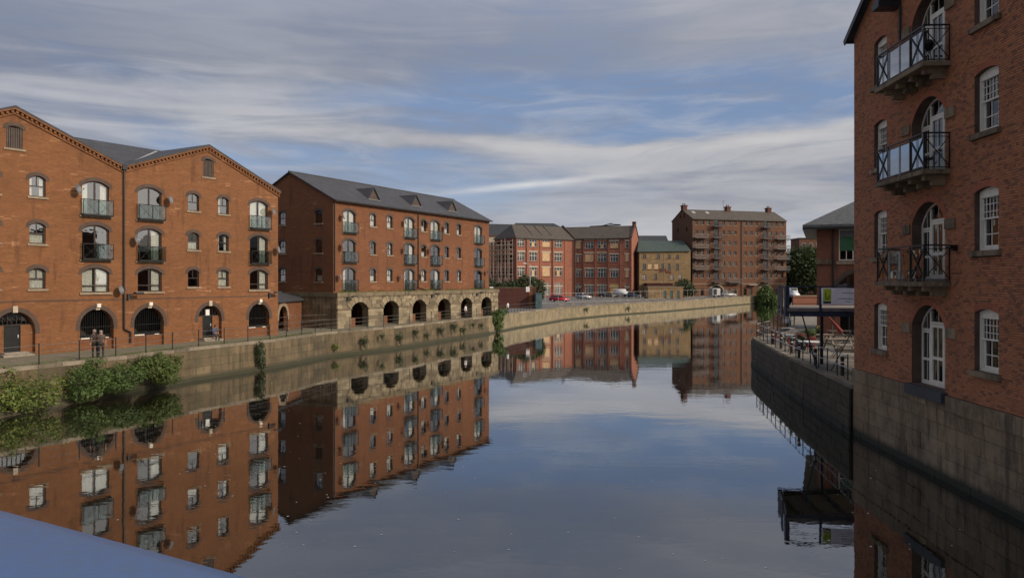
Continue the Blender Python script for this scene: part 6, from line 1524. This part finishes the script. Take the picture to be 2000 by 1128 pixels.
# ================================================================== people
SK = plain('skin', (.42, .24, .17), .6, var=.03); HAIRG = plain('grey_hair', (.20, .16, .13), .8, var=.05); HAIRD = plain('dark_hair', (.04, .03, .025), .8)
CLG = plain('taupe_top', (.085, .058, .043), .8); CLK = plain('black_trousers', (.015, .015, .018), .8); CLW = plain('white_top', (.5, .5, .52), .8); CLB = plain('blue_top', (.05, .07, .14), .8); CLBR = plain('brown_jacket', (.05, .035, .03), .8)
def person(label, loc, rz, top, bottom, hair, joints=None, hgt=1.7, grp=None, sleeve=.6):
    J = {'pel': (0, 0, .93), 'sp': (0, 0, 1.12), 'ch': (0, .0, 1.34), 'nk': (0, .01, 1.48), 'hd': (0, -.01, 1.60), 'ht': (0, 0, 1.70),
         'sl': (-.18, 0, 1.40), 'el': (-.25, .02, 1.13), 'wl': (-.24, -.06, .89), 'hl': (-.24, -.10, .80), 'sr': (.18, 0, 1.40), 'er': (.25, .02, 1.13), 'wr': (.24, -.06, .89), 'hr': (.24, -.10, .80),
         'tl': (-.10, 0, .90), 'kl': (-.11, -.03, .50), 'al': (-.11, .03, .08), 'fl': (-.12, -.13, .03), 'tr': (.10, 0, .90), 'kr': (.11, -.03, .50), 'ar': (.11, .03, .08), 'fr': (.12, -.13, .03)}
    if joints: J.update(joints)
    rad = dict(pel=.15, sp=.13, ch=.15, nk=.055, hd=.095, ht=.07, sl=.07, el=.045, wl=.032, hl=.03, sr=.07, er=.045, wr=.032, hr=.03, tl=.095, kl=.062, al=.042, fl=.035, tr=.095, kr=.062, ar=.042, fr=.035)
    ed = [('pel', 'sp'), ('sp', 'ch'), ('ch', 'nk'), ('nk', 'hd'), ('hd', 'ht'), ('ch', 'sl'), ('sl', 'el'), ('el', 'wl'), ('wl', 'hl'), ('ch', 'sr'), ('sr', 'er'), ('er', 'wr'), ('wr', 'hr'), ('pel', 'tl'), ('tl', 'kl'), ('kl', 'al'), ('al', 'fl'), ('pel', 'tr'), ('tr', 'kr'), ('kr', 'ar'), ('ar', 'fr')]
    ks = list(J); me = bpy.data.meshes.new('body'); me.from_pydata([J[k] for k in ks], [(ks.index(a), ks.index(b_)) for a, b_ in ed], [])
    ob = bpy.data.objects.new('body', me); COL.objects.link(ob)
    sk = ob.modifiers.new('skin', 'SKIN'); sv = me.skin_vertices[0].data
    for i, k in enumerate(ks): sv[i].radius = (rad[k], rad[k] * (.75 if k in ('pel', 'sp', 'ch') else 1)); sv[i].use_root = (k == 'pel')
    su = ob.modifiers.new('sub', 'SUBSURF'); su.levels = 1; su.render_levels = 1
    dg = bpy.context.evaluated_depsgraph_get(); ev = bpy.data.meshes.new_from_object(ob.evaluated_get(dg)); bpy.data.objects.remove(ob)
    for mm in (top, bottom, SK, hair, CLK): ev.materials.append(mm)
    V = {k: Vector(J[k]) for k in ks}
    reg = {'legs': 1, 'arm': 0}
    def near(c):
        best, bk = 9, None
        for a, b_ in ed:
            A_, B_ = V[a], V[b_]; ab = B_ - A_; t_ = max(0, min(1, (c - A_).dot(ab) / ab.length_squared)); d = (c - A_ - ab * t_).length - .02
            if d < best: best, bk, bt = d, (a, b_), t_
        return bk, bt
    while len(ev.materials) > 5: ev.materials.pop(index=0)
    for p in ev.polygons:
        p.use_smooth = True; (a, b_), t_ = near(p.center)
        if b_ in ('kl', 'kr', 'al', 'ar', 'tl', 'tr'): i = 1
        elif b_ in ('fl', 'fr'): i = 4
        elif b_ in ('hl', 'hr'): i = 2
        elif b_ in ('wl', 'wr'): i = 0 if t_ < sleeve else 2
        elif a == 'hd' or (b_ == 'hd' and t_ > .6): i = 3 if (p.center.y > V['hd'].y - .02 or p.center.z > V['hd'].z + .06) else 2
        elif b_ == 'hd': i = 2
        elif a == 'pel' and b_ == 'sp' and t_ < .1: i = 1
        else: i = 0
        p.material_index = i
    t = thing('person', label, 'person', loc, rz, grp); t.scale = (hgt / 1.7,) * 3
    part('body', ev, t)
    hd = V['hd']; m = MB(); m.lathe((hd.x, hd.y + .015, hd.z), [(.085, -.03), (.102, .02), (.095, .08), (.055, .125), (.004, .14)], 10)
    part('hair', m, t, mat=hair, smooth=True)
    part('face_features', MB().box(hd.x - .045, hd.x - .02, hd.y - .1, hd.y - .085, hd.z + .01, hd.z + .022).box(hd.x + .02, hd.x + .045, hd.y - .1, hd.y - .085, hd.z + .01, hd.z + .022).box(hd.x - .012, hd.x + .012, hd.y - .12, hd.y - .085, hd.z - .035, hd.z + .0).box(hd.x - .025, hd.x + .025, hd.y - .1, hd.y - .082, hd.z - .06, hd.z - .05), t, mat=SK)
    return t
def f1w(x, y): c, s_ = math.cos(A1), math.sin(A1); return (P1[0] + x * c - y * s_, P1[1] + x * s_ + y * c)
person('person in taupe top and black trousers at the path railing, one bare arm out', (-24.22, 45.25, G + .02), R(200), CLG, CLK, HAIRG, {'er': (.36, -.08, 1.16), 'wr': (.46, -.22, 1.0), 'hr': (.50, -.28, .95)}, 1.68, 'couple at the path railing', .0)
person('grey haired person in a brown jacket standing just left behind the taupe top', (-24.62, 45.35, G + .02), R(215), CLBR, CLK, HAIRG, {'hd': (.03, -.05, 1.60)}, 1.72, 'couple at the path railing')
sit = {'pel': (0, 0, .50), 'sp': (0, -.03, .70), 'ch': (0, -.10, .92), 'nk': (0, -.14, 1.05), 'hd': (0, -.18, 1.17), 'ht': (0, -.17, 1.27), 'sl': (-.18, -.1, .98), 'el': (-.24, -.2, .74), 'wl': (-.12, -.38, .66), 'hl': (-.06, -.44, .66), 'sr': (.18, -.1, .98), 'er': (.24, -.2, .74), 'wr': (.12, -.38, .66), 'hr': (.06, -.44, .66),
       'tl': (-.1, -.03, .48), 'kl': (-.13, -.46, .52), 'al': (-.13, -.42, .10), 'fl': (-.13, -.56, .03), 'tr': (.1, -.03, .48), 'kr': (.13, -.46, .52), 'ar': (.13, -.42, .10), 'fr': (.13, -.56, .03)}
q = f1w(7.35, -.15)
person('person in blue hunched on the step of the black door between the gated arches', (q[0], q[1], G - .08), A1 + 0, CLB, CLK, HAIRD, sit, 1.7)
def f2w(x, y): c, s_ = math.cos(A2), math.sin(A2); return (P2_[0] + x * c - y * s_, P2_[1] + x * s_ + y * c)
q = f2w(22.2, -1.4); person('person with a white top leaning beside the fifth stone arch', (q[0], q[1], G + .02), A2, CLW, CLK, HAIRD, None, 1.66)
q = f2w(32.6, -1.6); person('person in a pale jacket walking past the end of the stone arcade', (q[0], q[1], G + .02), A2 + R(180), CLW, CLK, HAIRD, {'kl': (-.11, -.16, .52), 'al': (-.11, -.22, .10), 'fl': (-.11, -.36, .04), 'ar': (.11, .22, .12), 'fr': (.11, .1, .03)}, 1.75)
bpy.context.view_layer.update()
